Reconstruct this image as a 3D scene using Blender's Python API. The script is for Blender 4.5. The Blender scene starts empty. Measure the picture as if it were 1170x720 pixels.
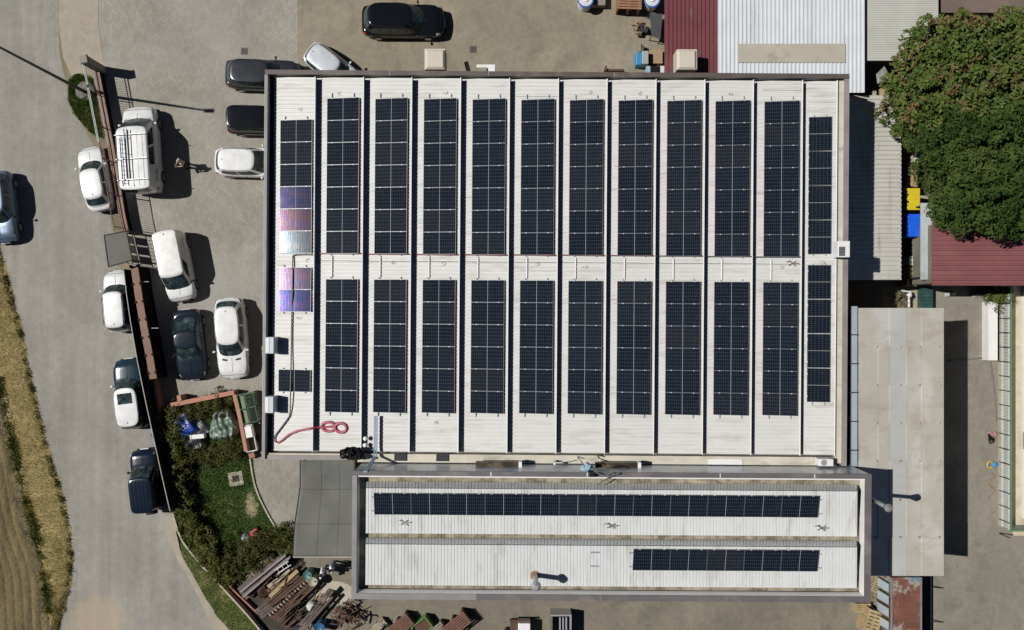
import bpy, math, random
import numpy as np
from mathutils import Vector, Matrix
random.seed(7); RNG = np.random.default_rng(7)
R = math.radians
scene = bpy.context.scene
COL = scene.collection
S = 19.0          # photograph pixels per metre on the ground
HC = 50.0         # height of the drone
# ------------------------------------------------------------------ camera
cam_d = bpy.data.cameras.new('drone_camera'); cam_d.sensor_width = 36.0; cam_d.lens = 36.0*HC/(1170/S)
cam_d.clip_start = 0.5; cam_d.clip_end = 2000
cam = bpy.data.objects.new('drone_camera', cam_d); COL.objects.link(cam)
cam.location = (0, 0, HC); cam.rotation_euler = (0, 0, 0); scene.camera = cam
# ------------------------------------------------------------------ sky and sun
KX, KY = 0.768, -0.115                      # shadow offset per metre of height
el = math.atan(1/math.hypot(KX, KY)); az = math.atan2(-KX, -KY)
w = bpy.data.worlds.new('World'); scene.world = w; w.use_nodes = True
nt = w.node_tree; bg = nt.nodes['Background']
sky = nt.nodes.new('ShaderNodeTexSky'); sky.sky_type = 'NISHITA'; sky.sun_disc = False
sky.air_density = 0.32; sky.dust_density = 0.15; sky.ozone_density = 2.0
sky.sun_elevation = el; sky.sun_rotation = az
nt.links.new(sky.outputs[0], bg.inputs[0]); bg.inputs[1].default_value = 0.05
sd = bpy.data.lights.new('sun', 'SUN'); sd.energy = 5.0; sd.angle = R(0.53); sd.color = (1.0, 0.97, 0.925)
so = bpy.data.objects.new('sun', sd); COL.objects.link(so)
so.rotation_euler = Vector((KX, KY, -1)).to_track_quat('-Z', 'Y').to_euler()
so.location = (-30, 5, 60)
vs = scene.view_settings; vs.view_transform = 'Standard'; vs.look = 'None'; vs.gamma = 1; vs.exposure = -0.2
vs.use_curve_mapping = False
scene.cycles.diffuse_bounces = 1; scene.cycles.sample_clamp_indirect = 4

# ------------------------------------------------------------------ helpers
def P(px, py, z=0.0):
    k = (1 - z/HC)/S
    return ((px-585)*k, (360-py)*k, z)
ROT = {}
class MB:
    def __init__(s): s.v = []; s.f = []
    def add(s, v, f):
        o = len(s.v); s.v += [tuple(p) for p in v]; s.f += [tuple(i+o for i in q) for q in f]; return s
    def hexa(s, b, t):            # bottom 4 (ccw), top 4
        return s.add(list(b)+list(t), [(3,2,1,0),(4,5,6,7),(0,1,5,4),(1,2,6,5),(2,3,7,6),(3,0,4,7)])
    def box(s, x0, x1, y0, y1, z0, z1):
        if x0 > x1: x0, x1 = x1, x0
        if y0 > y1: y0, y1 = y1, y0
        c = [(x0,y0),(x1,y0),(x1,y1),(x0,y1)]
        return s.hexa([(x,y,z0) for x,y in c], [(x,y,z1) for x,y in c])
    def obox(s, cx, cy, z0, z1, lx, ly, a=0.0, tp=1.0):
        ca, sa = math.cos(a), math.sin(a)
        def q(k): return [(cx+ca*x*k-sa*y*k, cy+sa*x*k+ca*y*k) for x,y in ((-lx/2,-ly/2),(lx/2,-ly/2),(lx/2,ly/2),(-lx/2,ly/2))]
        return s.hexa([(x,y,z0) for x,y in q(1)], [(x,y,z1) for x,y in q(tp)])
    def pbox(s, px0, px1, py0, py1, z0, z1):   # rectangle as seen at its top height
        a = P(px0, py1, z1); b = P(px1, py0, z1)
        return s.box(a[0], b[0], a[1], b[1], z0, z1)
    def prism(s, poly, z0, z1):
        A = sum(poly[i][0]*poly[(i+1)%len(poly)][1]-poly[(i+1)%len(poly)][0]*poly[i][1] for i in range(len(poly)))
        if A < 0: poly = poly[::-1]
        n = len(poly)
        v = [(p[0],p[1],z0) for p in poly]+[(p[0],p[1],z1) for p in poly]
        f = [tuple(range(n-1,-1,-1)), tuple(range(n,2*n))]+[(i,(i+1)%n,n+(i+1)%n,n+i) for i in range(n)]
        return s.add(v, f)
    def tube(s, pts, r, n=6, cap=True):
        pts = [Vector(p) for p in pts]; rings = []
        rr = r if isinstance(r, (list,tuple)) else [r]*len(pts)
        for i, p in enumerate(pts):
            d = (pts[min(i+1,len(pts)-1)]-pts[max(i-1,0)])
            if d.length < 1e-9: d = Vector((0,0,1))
            d.normalize()
            u = d.cross(Vector((0,0,1)) if abs(d.z) < .9 else Vector((1,0,0))).normalized(); w_ = d.cross(u)
            rings.append([p+rr[i]*(math.cos(2*math.pi*k/n)*u+math.sin(2*math.pi*k/n)*w_) for k in range(n)])
        v = [q for g in rings for q in g]; f = []
        for i in range(len(pts)-1):
            for k in range(n):
                f.append((i*n+k, (i+1)*n+k, (i+1)*n+(k+1)%n, i*n+(k+1)%n))
        if cap:
            f.append(tuple(range(n))); f.append(tuple((len(pts)-1)*n+k for k in range(n-1,-1,-1)))
        return s.add(v, f)
    def cyl(s, cx, cy, z0, z1, r0, r1=None, n=20):
        r1 = r0 if r1 is None else r1
        v = [(cx+r0*math.cos(2*math.pi*k/n), cy+r0*math.sin(2*math.pi*k/n), z0) for k in range(n)]
        v += [(cx+r1*math.cos(2*math.pi*k/n), cy+r1*math.sin(2*math.pi*k/n), z1) for k in range(n)]
        f = [tuple(range(n-1,-1,-1)), tuple(range(n,2*n))]+[(k,(k+1)%n,n+(k+1)%n,n+k) for k in range(n)]
        return s.add(v, f)
    def grid(s, nu, nv, fn, close_u=False):
        v = [fn(i/(nu if close_u else nu-1), j/(nv-1)) for i in range(nu) for j in range(nv)]; f = []
        for i in range(nu if close_u else nu-1):
            for j in range(nv-1):
                a = i*nv+j; b = ((i+1)%nu)*nv+j
                f.append((a, b, b+1, a+1))
        return s.add(v, f)
    def ball(s, c, rx, ry, rz, nu=14, nv=9, jit=0):
        rnd = random.Random(int(abs(c[0]*97+c[1]*31)*10))
        def fn(u, v):
            a = 2*math.pi*u; b = math.pi*(v-.5); k = 1+jit*(rnd.random()-.5)
            return (c[0]+rx*k*math.cos(a)*math.cos(b), c[1]+ry*k*math.sin(a)*math.cos(b), c[2]+rz*k*math.sin(b))
        return s.grid(nu, nv, fn, True)
def tag(o, label=None, cat=None, group=None, kind=None):
    if label: o['label'] = label
    if cat: o['category'] = cat
    if group: o['group'] = group
    if kind: o['kind'] = kind
    return o
def thing(name, label, cat, loc=(0,0,0), rz=0.0, group=None):
    o = bpy.data.objects.new(name, None); COL.objects.link(o); o.empty_display_size = .3
    o.location = loc; o.rotation_euler = (0,0,rz); ROT[o] = (Vector(loc), rz)
    return tag(o, label, cat, group)
def obj(name, mb, mat, parent=None, smooth=False, local=False, bevel=0.0, label=None):
    """one mesh object; vertices are world coordinates unless local"""
    v = mb.v
    root = parent
    while root is not None and root.parent is not None: root = root.parent
    loc = Vector((0,0,0)); rz = 0.0
    if root is not None:
        loc, rz = ROT[root]
    elif v and not local:
        a = np.array(v); loc = Vector(((a[:,0].min()+a[:,0].max())/2, (a[:,1].min()+a[:,1].max())/2, a[:,2].min()))
    if not local:
        c, s_ = math.cos(-rz), math.sin(-rz)
        v = [((x-loc.x)*c-(y-loc.y)*s_, (x-loc.x)*s_+(y-loc.y)*c, z-loc.z) for x,y,z in v]
    me = bpy.data.meshes.new(name); me.from_pydata(v, [], mb.f); me.update()
    if smooth: me.shade_smooth()
    me.materials.append(mat)
    o = bpy.data.objects.new(name, me); COL.objects.link(o)
    if root is None:
        o.location = loc; ROT[o] = (Vector(loc), 0.0)
    else: o.parent = parent
    if bevel:
        m = o.modifiers.new('bevel', 'BEVEL'); m.width = bevel; m.segments = 2; m.limit_method = 'ANGLE'
    if label: o['label'] = label
    return o
def mesh_np(name, V, F, mat, parent=None):
    """numpy mesh (world coordinates) with equal-sided faces"""
    loc = ROT[parent][0] if parent is not None else Vector((float(V[:,0].mean()), float(V[:,1].mean()), float(V[:,2].min())))
    V = V-np.array(loc)
    me = bpy.data.meshes.new(name); n = F.shape[1]
    me.vertices.add(len(V)); me.vertices.foreach_set('co', V.astype(np.float32).ravel())
    me.loops.add(F.size); me.loops.foreach_set('vertex_index', F.astype(np.int32).ravel())
    me.polygons.add(len(F)); me.polygons.foreach_set('loop_start', np.arange(0, F.size, n, dtype=np.int32))
    me.update(calc_edges=True); me.validate(); me.materials.append(mat)
    o = bpy.data.objects.new(name, me); COL.objects.link(o)
    if parent is not None: o.parent = parent
    else: o.location = loc; ROT[o] = (loc, 0.0)
    return o
def copy_tree(o, parent=None):
    c = o.copy(); COL.objects.link(c)
    if parent is not None: c.parent = parent
    for ch in list(o.children): copy_tree(ch, c)
    return c
def smoothline(pts, n=8, closed=False):
    out = []; m = len(pts)
    for i in range(m if closed else m-1):
        g = lambda k: np.array(pts[k % m] if closed else pts[min(max(k,0),m-1)], float)
        p0, p1, p2, p3 = g(i-1), g(i), g(i+1), g(i+2)
        for k in range(n):
            t = k/n
            out.append(tuple(.5*((2*p1)+(-p0+p2)*t+(2*p0-5*p1+4*p2-p3)*t*t+(-p0+3*p1-3*p2+p3)*t**3)))
    if not closed: out.append(tuple(float(c) for c in pts[-1]))
    return out
# ------------------------------------------------------------------ materials
def nodes(name):
    m = bpy.data.materials.new(name); m.use_nodes = True
    return m, m.node_tree, m.node_tree.nodes['Principled BSDF']
def add(ntree, t, **kw):
    n = ntree.nodes.new(t)
    for k, v in kw.items(): setattr(n, k, v)
    return n
def noise(ntree, scale, detail=4, rough=.6, coord=None, sx=1, sy=1, sz=1, rz=0):
    tc = add(ntree, 'ShaderNodeTexCoord'); mp = add(ntree, 'ShaderNodeMapping')
    mp.inputs['Scale'].default_value = (sx, sy, sz); mp.inputs['Rotation'].default_value = (0,0,rz)
    ntree.links.new(tc.outputs['Object'], mp.inputs[0])
    n = add(ntree, 'ShaderNodeTexNoise'); n.inputs['Scale'].default_value = scale; n.inputs['Detail'].default_value = detail; n.inputs['Roughness'].default_value = rough
    ntree.links.new(mp.outputs[0], n.inputs['Vector']); return n
def ramp(ntree, src, stops):
    r = add(ntree, 'ShaderNodeValToRGB'); e = r.color_ramp.elements
    while len(e) < len(stops): e.new(.5)
    for i, (p, c) in enumerate(stops):
        e[i].position = p; e[i].color = (c, c, c, 1) if isinstance(c, (int, float)) else (*c, 1)
    ntree.links.new(src, r.inputs[0]); return r
def mixc(ntree, fac, a, b, mode='MIX'):
    m = add(ntree, 'ShaderNodeMix', data_type='RGBA', blend_type=mode)
    for sock, val in ((m.inputs[0], fac), (m.inputs[6], a), (m.inputs[7], b)):
        if hasattr(val, 'links') or isinstance(val, bpy.types.NodeSocket): ntree.links.new(val, sock)
        elif isinstance(val, (int, float)): sock.default_value = val if sock == m.inputs[0] else (val, val, val, 1)
        else: sock.default_value = (*val, 1)
    return m.outputs[2]
def bump(ntree, bs, h, strength=.3, dist=.02):
    b = add(ntree, 'ShaderNodeBump'); b.inputs['Strength'].default_value = strength; b.inputs['Distance'].default_value = dist
    ntree.links.new(h, b.inputs['Height']); ntree.links.new(b.outputs[0], bs.inputs['Normal'])
def mat(name, col, rough=.7, var=.15, scale=3.0, metal=0.0, bmp=0.0, fine=40.0, coat=0.0, dirt=None, dscale=.8, dlo=.52, dhi=.72, streak=None, spec=None):
    """base colour with two scales of variation and optional stains of their own colour"""
    m, t, bs = nodes(name)
    n1 = noise(t, scale, 5, .62); n2 = noise(t, fine, 3, .6)
    lo = tuple(c*(1-var) for c in col); hi = tuple(min(c*(1+var), .95) for c in col)
    c = ramp(t, n1.outputs[0], [(.3, lo), (.7, hi)]).outputs[0]
    f = ramp(t, n2.outputs[0], [(.3, 1-var*.55), (.7, 1+var*.3)]).outputs[0]
    c = mixc(t, 1.0, c, f, 'MULTIPLY')
    if dirt:
        sx, sy = streak or (1, 1)
        d = ramp(t, noise(t, dscale, 6, .65, sx=sx, sy=sy).outputs[0], [(dlo, 0.0), (dhi, 1.0)])
        c = mixc(t, d.outputs[0], c, dirt)
    t.links.new(c, bs.inputs['Base Color'])
    bs.inputs['Roughness'].default_value = rough; bs.inputs['Metallic'].default_value = metal
    if spec is not None: bs.inputs['Specular IOR Level'].default_value = spec
    if coat: bs.inputs['Coat Weight'].default_value = coat; bs.inputs['Coat Roughness'].default_value = .04
    if bmp: bump(t, bs, n2.outputs[0], bmp, .02)
    return m
def paint(name, col, rough=.35, metal=0.0, coat=1.0):
    m, t, bs = nodes(name)
    n = noise(t, 2.5, 4, .6); c = ramp(t, n.outputs[0], [(.35, tuple(x*.9 for x in col)), (.65, tuple(min(x*1.05, .9) for x in col))])
    t.links.new(c.outputs[0], bs.inputs['Base Color'])
    bs.inputs['Roughness'].default_value = rough; bs.inputs['Metallic'].default_value = metal; bs.inputs['Coat Weight'].default_value = coat; bs.inputs['Coat Roughness'].default_value = .05
    return m
# ------------------------------------------------------------------ ground materials
def asphalt_mat():
    m, t, bs = nodes('worn_asphalt')
    n = noise(t, .22, 7, .72); c = ramp(t, n.outputs[0], [(.34, (.255,.24,.205)), (.66, (.345,.33,.295))]).outputs[0]
    m2 = noise(t, 2.2, 5, .75); c = mixc(t, 1.0, c, ramp(t, m2.outputs[0], [(.32, .88), (.68, 1.09)]).outputs[0], 'MULTIPLY')
    s = noise(t, .55, 5, .6, sx=1.6, sy=.16, rz=R(12)); c = mixc(t, ramp(t, s.outputs[0], [(.42, 0.0), (.7, .45)]).outputs[0], c, (.245,.236,.212))
    s2 = noise(t, .5, 5, .65); c = mixc(t, ramp(t, s2.outputs[0], [(.55, 0.0), (.78, .5)]).outputs[0], c, (.36,.335,.285))
    tr = noise(t, .9, 4, .6, sx=1.5, sy=.06, rz=R(13)); c = mixc(t, 1.0, c, ramp(t, tr.outputs[0], [(.3, .86), (.7, 1.10)]).outputs[0], 'MULTIPLY')
    sp = noise(t, 3.5, 6, .8); c = mixc(t, ramp(t, sp.outputs[0], [(.60, 0.0), (.72, .5)]).outputs[0], c, (.22,.205,.175))
    f = noise(t, 28, 4, .8); c = mixc(t, 1.0, c, ramp(t, f.outputs[0], [(.25, .70), (.75, 1.18)]).outputs[0], 'MULTIPLY')
    v = add(t, 'ShaderNodeTexVoronoi', feature='DISTANCE_TO_EDGE'); v.inputs['Scale'].default_value = .22
    wn = noise(t, 1.3, 4, .7); tc = add(t, 'ShaderNodeTexCoord')
    mx = add(t, 'ShaderNodeVectorMath', operation='ADD'); t.links.new(tc.outputs['Object'], mx.inputs[0]); t.links.new(wn.outputs['Color'], mx.inputs[1]); t.links.new(mx.outputs[0], v.inputs['Vector'])
    c = mixc(t, ramp(t, v.outputs['Distance'], [(0, .22), (.007, 0.0)]).outputs[0], c, (.14,.13,.115))
    ge = add(t, 'ShaderNodeNewGeometry'); ds = add(t, 'ShaderNodeVectorMath', operation='DISTANCE'); t.links.new(ge.outputs['Position'], ds.inputs[0]); ds.inputs[1].default_value = P(112,712)
    nn = noise(t, .9, 5, .65); mm = add(t, 'ShaderNodeMath', operation='MULTIPLY_ADD'); t.links.new(nn.outputs[0], mm.inputs[0]); mm.inputs[1].default_value = -2.2; t.links.new(ds.outputs['Value'], mm.inputs[2])
    c = mixc(t, ramp(t, mm.outputs[0], [(.0, .5), (1.0, .0)]).outputs[0], c, (.42,.32,.20))
    t.links.new(c, bs.inputs['Base Color']); bs.inputs['Roughness'].default_value = .9; bump(t, bs, f.outputs[0], .4, .01); return m
def paver_mat():
    m, t, bs = nodes('grey_pavers')
    tc = add(t, 'ShaderNodeTexCoord'); mp = add(t, 'ShaderNodeMapping'); mp.inputs['Rotation'].default_value = (0,0,R(90)); t.links.new(tc.outputs['Object'], mp.inputs[0])
    b = add(t, 'ShaderNodeTexBrick'); t.links.new(mp.outputs[0], b.inputs['Vector'])
    b.inputs['Scale'].default_value = 1; b.inputs['Brick Width'].default_value = .24; b.inputs['Row Height'].default_value = .16; b.inputs['Mortar Size'].default_value = .011; b.inputs['Mortar Smooth'].default_value = .4
    b.inputs['Color1'].default_value = (.275,.255,.215,1); b.inputs['Color2'].default_value = (.33,.31,.265,1); b.inputs['Mortar'].default_value = (.235,.215,.175,1)
    n = noise(t, .25, 6, .65); c = mixc(t, 1.0, b.outputs[0], ramp(t, n.outputs[0], [(.3, .74), (.7, 1.14)]).outputs[0], 'MULTIPLY')
    n2 = noise(t, .7, 6, .7); c = mixc(t, ramp(t, n2.outputs[0], [(.54, 0.0), (.72, .6)]).outputs[0], c, (.215,.19,.145))
    n4 = noise(t, 1.6, 5, .75); c = mixc(t, ramp(t, n4.outputs[0], [(.66, 0.0), (.74, .65)]).outputs[0], c, (.14,.125,.10))
    n3 = noise(t, .12, 3, .5); c = mixc(t, ramp(t, n3.outputs[0], [(.45, 0.0), (.65, .45)]).outputs[0], c, (.32,.315,.29))
    t.links.new(c, bs.inputs['Base Color']); bs.inputs['Roughness'].default_value = .88; bump(t, bs, b.outputs['Fac'], -.5, .008); return m
M = {}
M['asphalt'] = asphalt_mat(); M['pavers'] = paver_mat()
M['apron'] = mat('pale_concrete_apron', (.36,.315,.25), .92, .14, .9, bmp=.4, fine=30, dirt=(.26,.225,.17), dscale=.7)
def yard_mat(name, c1, c2, c3, c4):
    m, t, bs = nodes(name)
    c = ramp(t, noise(t, .22, 7, .68).outputs[0], [(.32, c1), (.68, c2)]).outputs[0]
    c = mixc(t, ramp(t, noise(t, .55, 7, .72, sx=1.3, sy=.8).outputs[0], [(.48, 0.0), (.72, .75)]).outputs[0], c, c3)
    c = mixc(t, ramp(t, noise(t, .9, 6, .7, sx=.5, sy=1.4, rz=.4).outputs[0], [(.56, 0.0), (.75, .6)]).outputs[0], c, c4)
    o_ = noise(t, 1.1, 5, .75); c = mixc(t, ramp(t, o_.outputs[0], [(.64, 0.0), (.72, .6)]).outputs[0], c, tuple(x*.55 for x in c1))
    m2 = noise(t, 3.0, 5, .75); c = mixc(t, 1.0, c, ramp(t, m2.outputs[0], [(.32, .87), (.68, 1.1)]).outputs[0], 'MULTIPLY')
    f = noise(t, 22, 5, .8); c = mixc(t, 1.0, c, ramp(t, f.outputs[0], [(.25, .76), (.75, 1.14)]).outputs[0], 'MULTIPLY')
    t.links.new(c, bs.inputs['Base Color']); bs.inputs['Roughness'].default_value = .93; bump(t, bs, f.outputs[0], .4, .015); return m
M['yard_earth'] = yard_mat('packed_earth_yard', (.22,.188,.138), (.315,.275,.205), (.165,.147,.115), (.36,.315,.24))
M['yard_south'] = yard_mat('stained_concrete', (.165,.147,.112), (.235,.21,.16), (.125,.114,.09), (.28,.255,.20))
M['yard_east'] = yard_mat('grey_concrete_yard', (.20,.18,.147), (.285,.258,.21), (.155,.142,.117), (.31,.282,.23))
M['scrapsoil'] = mat('dark_scrap_yard_soil', (.055,.046,.036), .95, .4, .9, bmp=.6, fine=12, dirt=(.14,.115,.075), dscale=.9)
M['earth'] = mat('bare_earth', (.24,.20,.14), .95, .25, .4, bmp=.6, fine=12, dirt=(.15,.14,.06), dscale=.15)
M['lawn'] = mat('lawn_soil', (.05,.085,.022), .95, .35, .8, bmp=.6, fine=14, dirt=(.30,.25,.14), dscale=.35, dlo=.60, dhi=.72)
M['verge'] = mat('dry_grass_ground', (.36,.28,.125), .97, .25, .6, bmp=.8, fine=9, dirt=(.17,.155,.06), dscale=.5, dlo=.52, dhi=.7)
def field_mat():
    m, t, bs = nodes('ploughed_soil')
    c = ramp(t, noise(t, .35, 6, .7, sx=2.4, sy=.4, rz=R(-8)).outputs[0], [(.35, (.10,.074,.036)), (.65, (.19,.148,.070))]).outputs[0]
    c = mixc(t, ramp(t, noise(t, 1.0, 6, .75, sx=3, sy=.5, rz=R(-8)).outputs[0], [(.5, 0.0), (.68, .75)]).outputs[0], c, (.235,.19,.09))
    f = noise(t, 9, 5, .75); c = mixc(t, 1.0, c, ramp(t, f.outputs[0], [(.3, .6), (.7, 1.25)]).outputs[0], 'MULTIPLY')
    t.links.new(c, bs.inputs['Base Color']); bs.inputs['Roughness'].default_value = .97; bump(t, bs, f.outputs[0], .8, .05); return m
M['field'] = field_mat()
M['moss'] = mat('moss_patch', (.07,.085,.03), .95, .3, 2, fine=15, bmp=.5)

def sheet(name, pts, z, m, jit=0.0, smooth=0, kind='structure'):
    q = [P(x, y, 0)[:2] for x, y in pts]
    if smooth: q = smoothline(q, smooth, True)
    if jit: q = [(x+random.gauss(0, jit), y+random.gauss(0, jit)) for x, y in q]
    mb = MB(); a = sum(q[i][0]*q[(i+1)%len(q)][1]-q[(i+1)%len(q)][0]*q[i][1] for i in range(len(q)))
    if a < 0: q = q[::-1]
    n = len(q)
    mb.add([(x, y, z) for x, y in q]+[(x, y, z-.0035) for x, y in q], [tuple(range(n))]+[(i, n+i, n+(i+1)%n, (i+1)%n) for i in range(n)])
    return tag(obj(name, mb, m), kind=kind)
# ------------------------------------------------------------------ ground
g = MB(); g.add([(-400,-400,0),(400,-400,0),(400,400,0),(-400,400,0)], [(0,1,2,3)]); tag(obj('ground', g, M['earth']), kind='structure')
ROADL = [(-40,240),(-10,262),(0,285),(12,330),(25,380),(35,430),(47,480),(57,520),(70,560),(79,600),(83,640),(80,670),(70,705),(64,730),(52,800)]
ROADR = [(345,800),(300,735),(262,690),(243,668),(222,635),(204,605),(196,585),(182,520),(164,430),(142,330),(124,240),(108,170),(90,135),(76,98),(68,60),(67,0),(66,-60)]
sheet('road', [(-160,-60),(-160,160)]+ROADL+ROADR, .004, M['asphalt'], .02)
sheet('pavement', [(67,-60),(112,-60),(113,30),(119,80),(112,100),(95,90),(82,88),(72,66),(67.5,30)], .012, M['apron'], .01)
sheet('pavement', [(112,-60),(340,-60),(340,100),(345,600),(318,610),(305,585),(292,556),(286,520),(282,470),(268,446),(190,470),(172,430),(150,310),(132,200),(117,110),(119,80),(113,30)], .008, M['pavers'])
sheet('yard', [(340,-60),(800,-60),(800,160),(340,160)], .006, M['yard_earth'])
sheet('yard', [(330,632),(420,560),(1000,560),(1000,800),(330,800)], .010, M['yard_south'])
sheet('yard', [(1000,300),(1170,300),(1300,300),(1300,800),(1000,800)], .013, M['yard_east'], .0)
LAWN = [(190,472),(267,453),(280,480),(288,520),(293,556),(306,585),(320,612),(330,640),(262,664),(250,655),(218,618),(199,583),(190,540)]
sheet('lawn', LAWN, .016, M['lawn'], .02, 4)
sheet('ground_patch', [(330,640),(345,632),(352,700),(320,735),(285,720),(262,676),(268,660)], .014, M['scrapsoil'], .03, 4)
BANK = [(197,588),(208,617),(242,659),(278,698),(300,726),(310,760),(268,760),(246,722),(219,668),(198,630),(187,602)]
sheet('bank', BANK, .014, M['apron'], .03, 3)
sheet('bare_patch', [(282,566),(288,563),(292,572),(294,584),(289,593),(283,588),(280,577)], .0195, mat('bare_lawn_soil', (.30,.25,.155), .95, .2, 2, bmp=.5), .05, 3)
sheet('turf_strip', [(203,606),(208,617),(242,659),(278,698),(306,732),(276,732),(248,705),(224,664),(207,634)], .0175, mat('turf_soil', (.085,.115,.03), .95, .35, 1.2, bmp=.6, fine=12, dirt=(.26,.23,.10), dscale=.9, dlo=.5, dhi=.66), .05, 4)
# dry verge between road and field, and the ploughed field, as real bumpy ground
def lerpline(line, y):
    xs = np.array(line, float); return float(np.interp(y, xs[:,1], xs[:,0]))
FIELDR = [(-30,280),(-16,330),(-8,400),(2,450),(12,490),(22,540),(36,590),(48,640),(56,690),(62,730),(70,800)]
def verge_fn(u, v):
    y = 262+v*520; xl = lerpline(FIELDR, y)-3; xr = lerpline(ROADL, y)+1.2+1.4*math.sin(y*.21)+.9*math.sin(y*.67)+.6*math.sin(y*1.7)
    x = xl+(xr-xl)*u; p = P(x, y)
    z = .02+.13*math.sin(math.pi*u)**.7*(.7+.3*math.sin(y*.31+u*5))+.03*math.sin(x*1.3)*math.cos(y*.9)
    return (p[0], p[1], max(z, .012) if 0 < u < 1 else .0)
tag(obj('verge', MB().grid(26, 220, verge_fn), M['verge'], smooth=True), kind='structure')
def field_fn(u, v):
    y = 262+v*520; xr = lerpline(FIELDR, y); x = xr-u*190; p = P(x, y)
    z = -.02+.09*abs(math.sin(u*62+.8*math.sin(y*.05)))**.7*(.7+.3*math.sin(y*.5+u*40))+.03*math.sin(y*1.1+u*200)
    return (p[0], p[1], z+.06)
fr = smoothline(FIELDR, 9)
sheet('soil_strip', [(x-2+1.5*math.sin(y*.23)+random.gauss(0,.8), y) for x,y in fr]+[(x-13-4*math.sin(y*.035)-2.5*math.sin(y*.13)+random.gauss(0,1.6), y) for x,y in fr[::-1]], .10, mat('dark_turned_soil', (.085,.064,.037), .97, .4, .9, bmp=.9, fine=9, dirt=(.15,.12,.055), dscale=.8, dlo=.46, dhi=.62), .05)
tag(obj('field', MB().grid(300, 150, field_fn), M['field'], smooth=True), kind='structure')

# ------------------------------------------------------------------ grass, leaves
def leafmat(name, stops, scale=1.2, fine=7.0, rough=.55, trans=.12):
    m, t, bs = nodes(name)
    n = noise(t, scale, 4, .65); n2 = noise(t, fine, 3, .7)
    a = add(t, 'ShaderNodeMath', operation='MULTIPLY_ADD'); t.links.new(n2.outputs[0], a.inputs[0]); a.inputs[1].default_value = .55
    b = add(t, 'ShaderNodeMath', operation='MULTIPLY'); t.links.new(n.outputs[0], b.inputs[0]); b.inputs[1].default_value = .55; t.links.new(b.outputs[0], a.inputs[2])
    c = ramp(t, a.outputs[0], stops); t.links.new(c.outputs[0], bs.inputs['Base Color'])
    bs.inputs['Roughness'].default_value = .75; bs.inputs['Specular IOR Level'].default_value = .08
    return m
M['grass'] = leafmat('green_grass', [(.36,(.042,.092,.013)),(.50,(.085,.16,.025)),(.60,(.15,.205,.042)),(.70,(.27,.245,.08))], .35, 4)
M['drygrass'] = leafmat('dry_grass', [(.36,(.16,.16,.04)),(.48,(.38,.30,.115)),(.66,(.52,.42,.20))], .6, 5)
M['weeds'] = leafmat('road_weeds', [(.38,(.06,.095,.014)),(.55,(.14,.17,.03)),(.68,(.29,.26,.08))], .6, 5)
def inpoly(px, py, poly):
    r = np.zeros(len(px), bool); n = len(poly)
    for i in range(n):
        x0, y0 = poly[i]; x1, y1 = poly[(i+1) % n]
        if y0 == y1: continue
        c = ((y0 > py) != (y1 > py)) & (px < (x1-x0)*(py-y0)/(y1-y0)+x0); r ^= c
    return r
def blades(name, X, Y, Z, h0, h1, wd, m, label=None, lean=.8):
    n = len(X); h = RNG.uniform(h0, h1, n); a = RNG.uniform(0, 2*np.pi, n); b = RNG.uniform(0, 2*np.pi, n); l = RNG.uniform(.2, lean, n)*h
    base = np.stack([X, Y, Z], 1); d = np.stack([np.cos(a), np.sin(a), 0*a], 1)*wd*RNG.uniform(.6, 1.5, n)[:,None]
    top = base+np.stack([np.cos(b)*l, np.sin(b)*l, h], 1)
    V = np.stack([base-d, base+d, top], 1).reshape(-1, 3); F = np.arange(3*n).reshape(-1, 3)
    o = mesh_np(name, V, F, m); tag(o, label, 'grass', kind='stuff'); return o
def scatter_poly(poly, n):
    xs = [p[0] for p in poly]; ys = [p[1] for p in poly]
    px = RNG.uniform(min(xs), max(xs), n*2); py = RNG.uniform(min(ys), max(ys), n*2); k = inpoly(px, py, poly)
    return px[k][:n], py[k][:n]
def to_w(px, py): return (px-585)/S, (360-py)/S
px, py = scatter_poly(LAWN, 60000)
bald = np.exp(-(((px-287)/9)**2+((py-577)/20)**2)); keep = RNG.uniform(size=len(px)) > bald*.9; px, py = px[keep], py[keep]
X, Y = to_w(px, py); blades('lawn_grass', X, Y, np.full(len(X), .014), .04, .16, .014, M['grass'], 'green lawn grass between the hedge and the paved court')
# dry grass on the verge
n = 42000; yy = RNG.uniform(265, 760, n); u = RNG.uniform(0, 1, n)
xl = np.interp(yy, [p[1] for p in FIELDR], [p[0] for p in FIELDR]); xr = np.interp(yy, [p[1] for p in ROADL], [p[0] for p in ROADL])
X, Y = to_w(xl+(xr-xl)*u, yy); blades('verge_grass', X, Y, .02+.12*np.sin(np.pi*u)**.7, .04, .17, .0075, M['drygrass'], 'dry straw coloured grass on the roadside verge', 1.2)
n = 11000; yy = RNG.uniform(262, 760, n)
cl = .5+.5*np.sin(yy*.09)*np.sin(yy*.031+1)+.35*np.sin(yy*.4); keep = RNG.uniform(size=n) < np.clip(cl, .12, 1); yy = yy[keep]; n = len(yy)
xr = np.interp(yy, [p[1] for p in ROADL], [p[0] for p in ROADL]); X, Y = to_w(xr+np.clip(RNG.normal(-2.5, 1.7, n), -8, 1.2)+1.0*np.sin(yy*.3), yy)
blades('roadside_weeds', X, Y, np.full(n, .02), .06, .2, .022, M['weeds'], 'green weeds along the field side of the road', .8)
n = 10000; yy = RNG.uniform(430, 700, n); cl = .5+.5*np.sin(yy*.075+.6)+.3*np.sin(yy*.3); keep = RNG.uniform(size=n) < np.clip(cl, .05, 1); yy = yy[keep]; n = len(yy)
xf = np.interp(yy, [p[1] for p in FIELDR], [p[0] for p in FIELDR]); X, Y = to_w(xf+RNG.normal(1, 3.2, n), yy)
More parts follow.
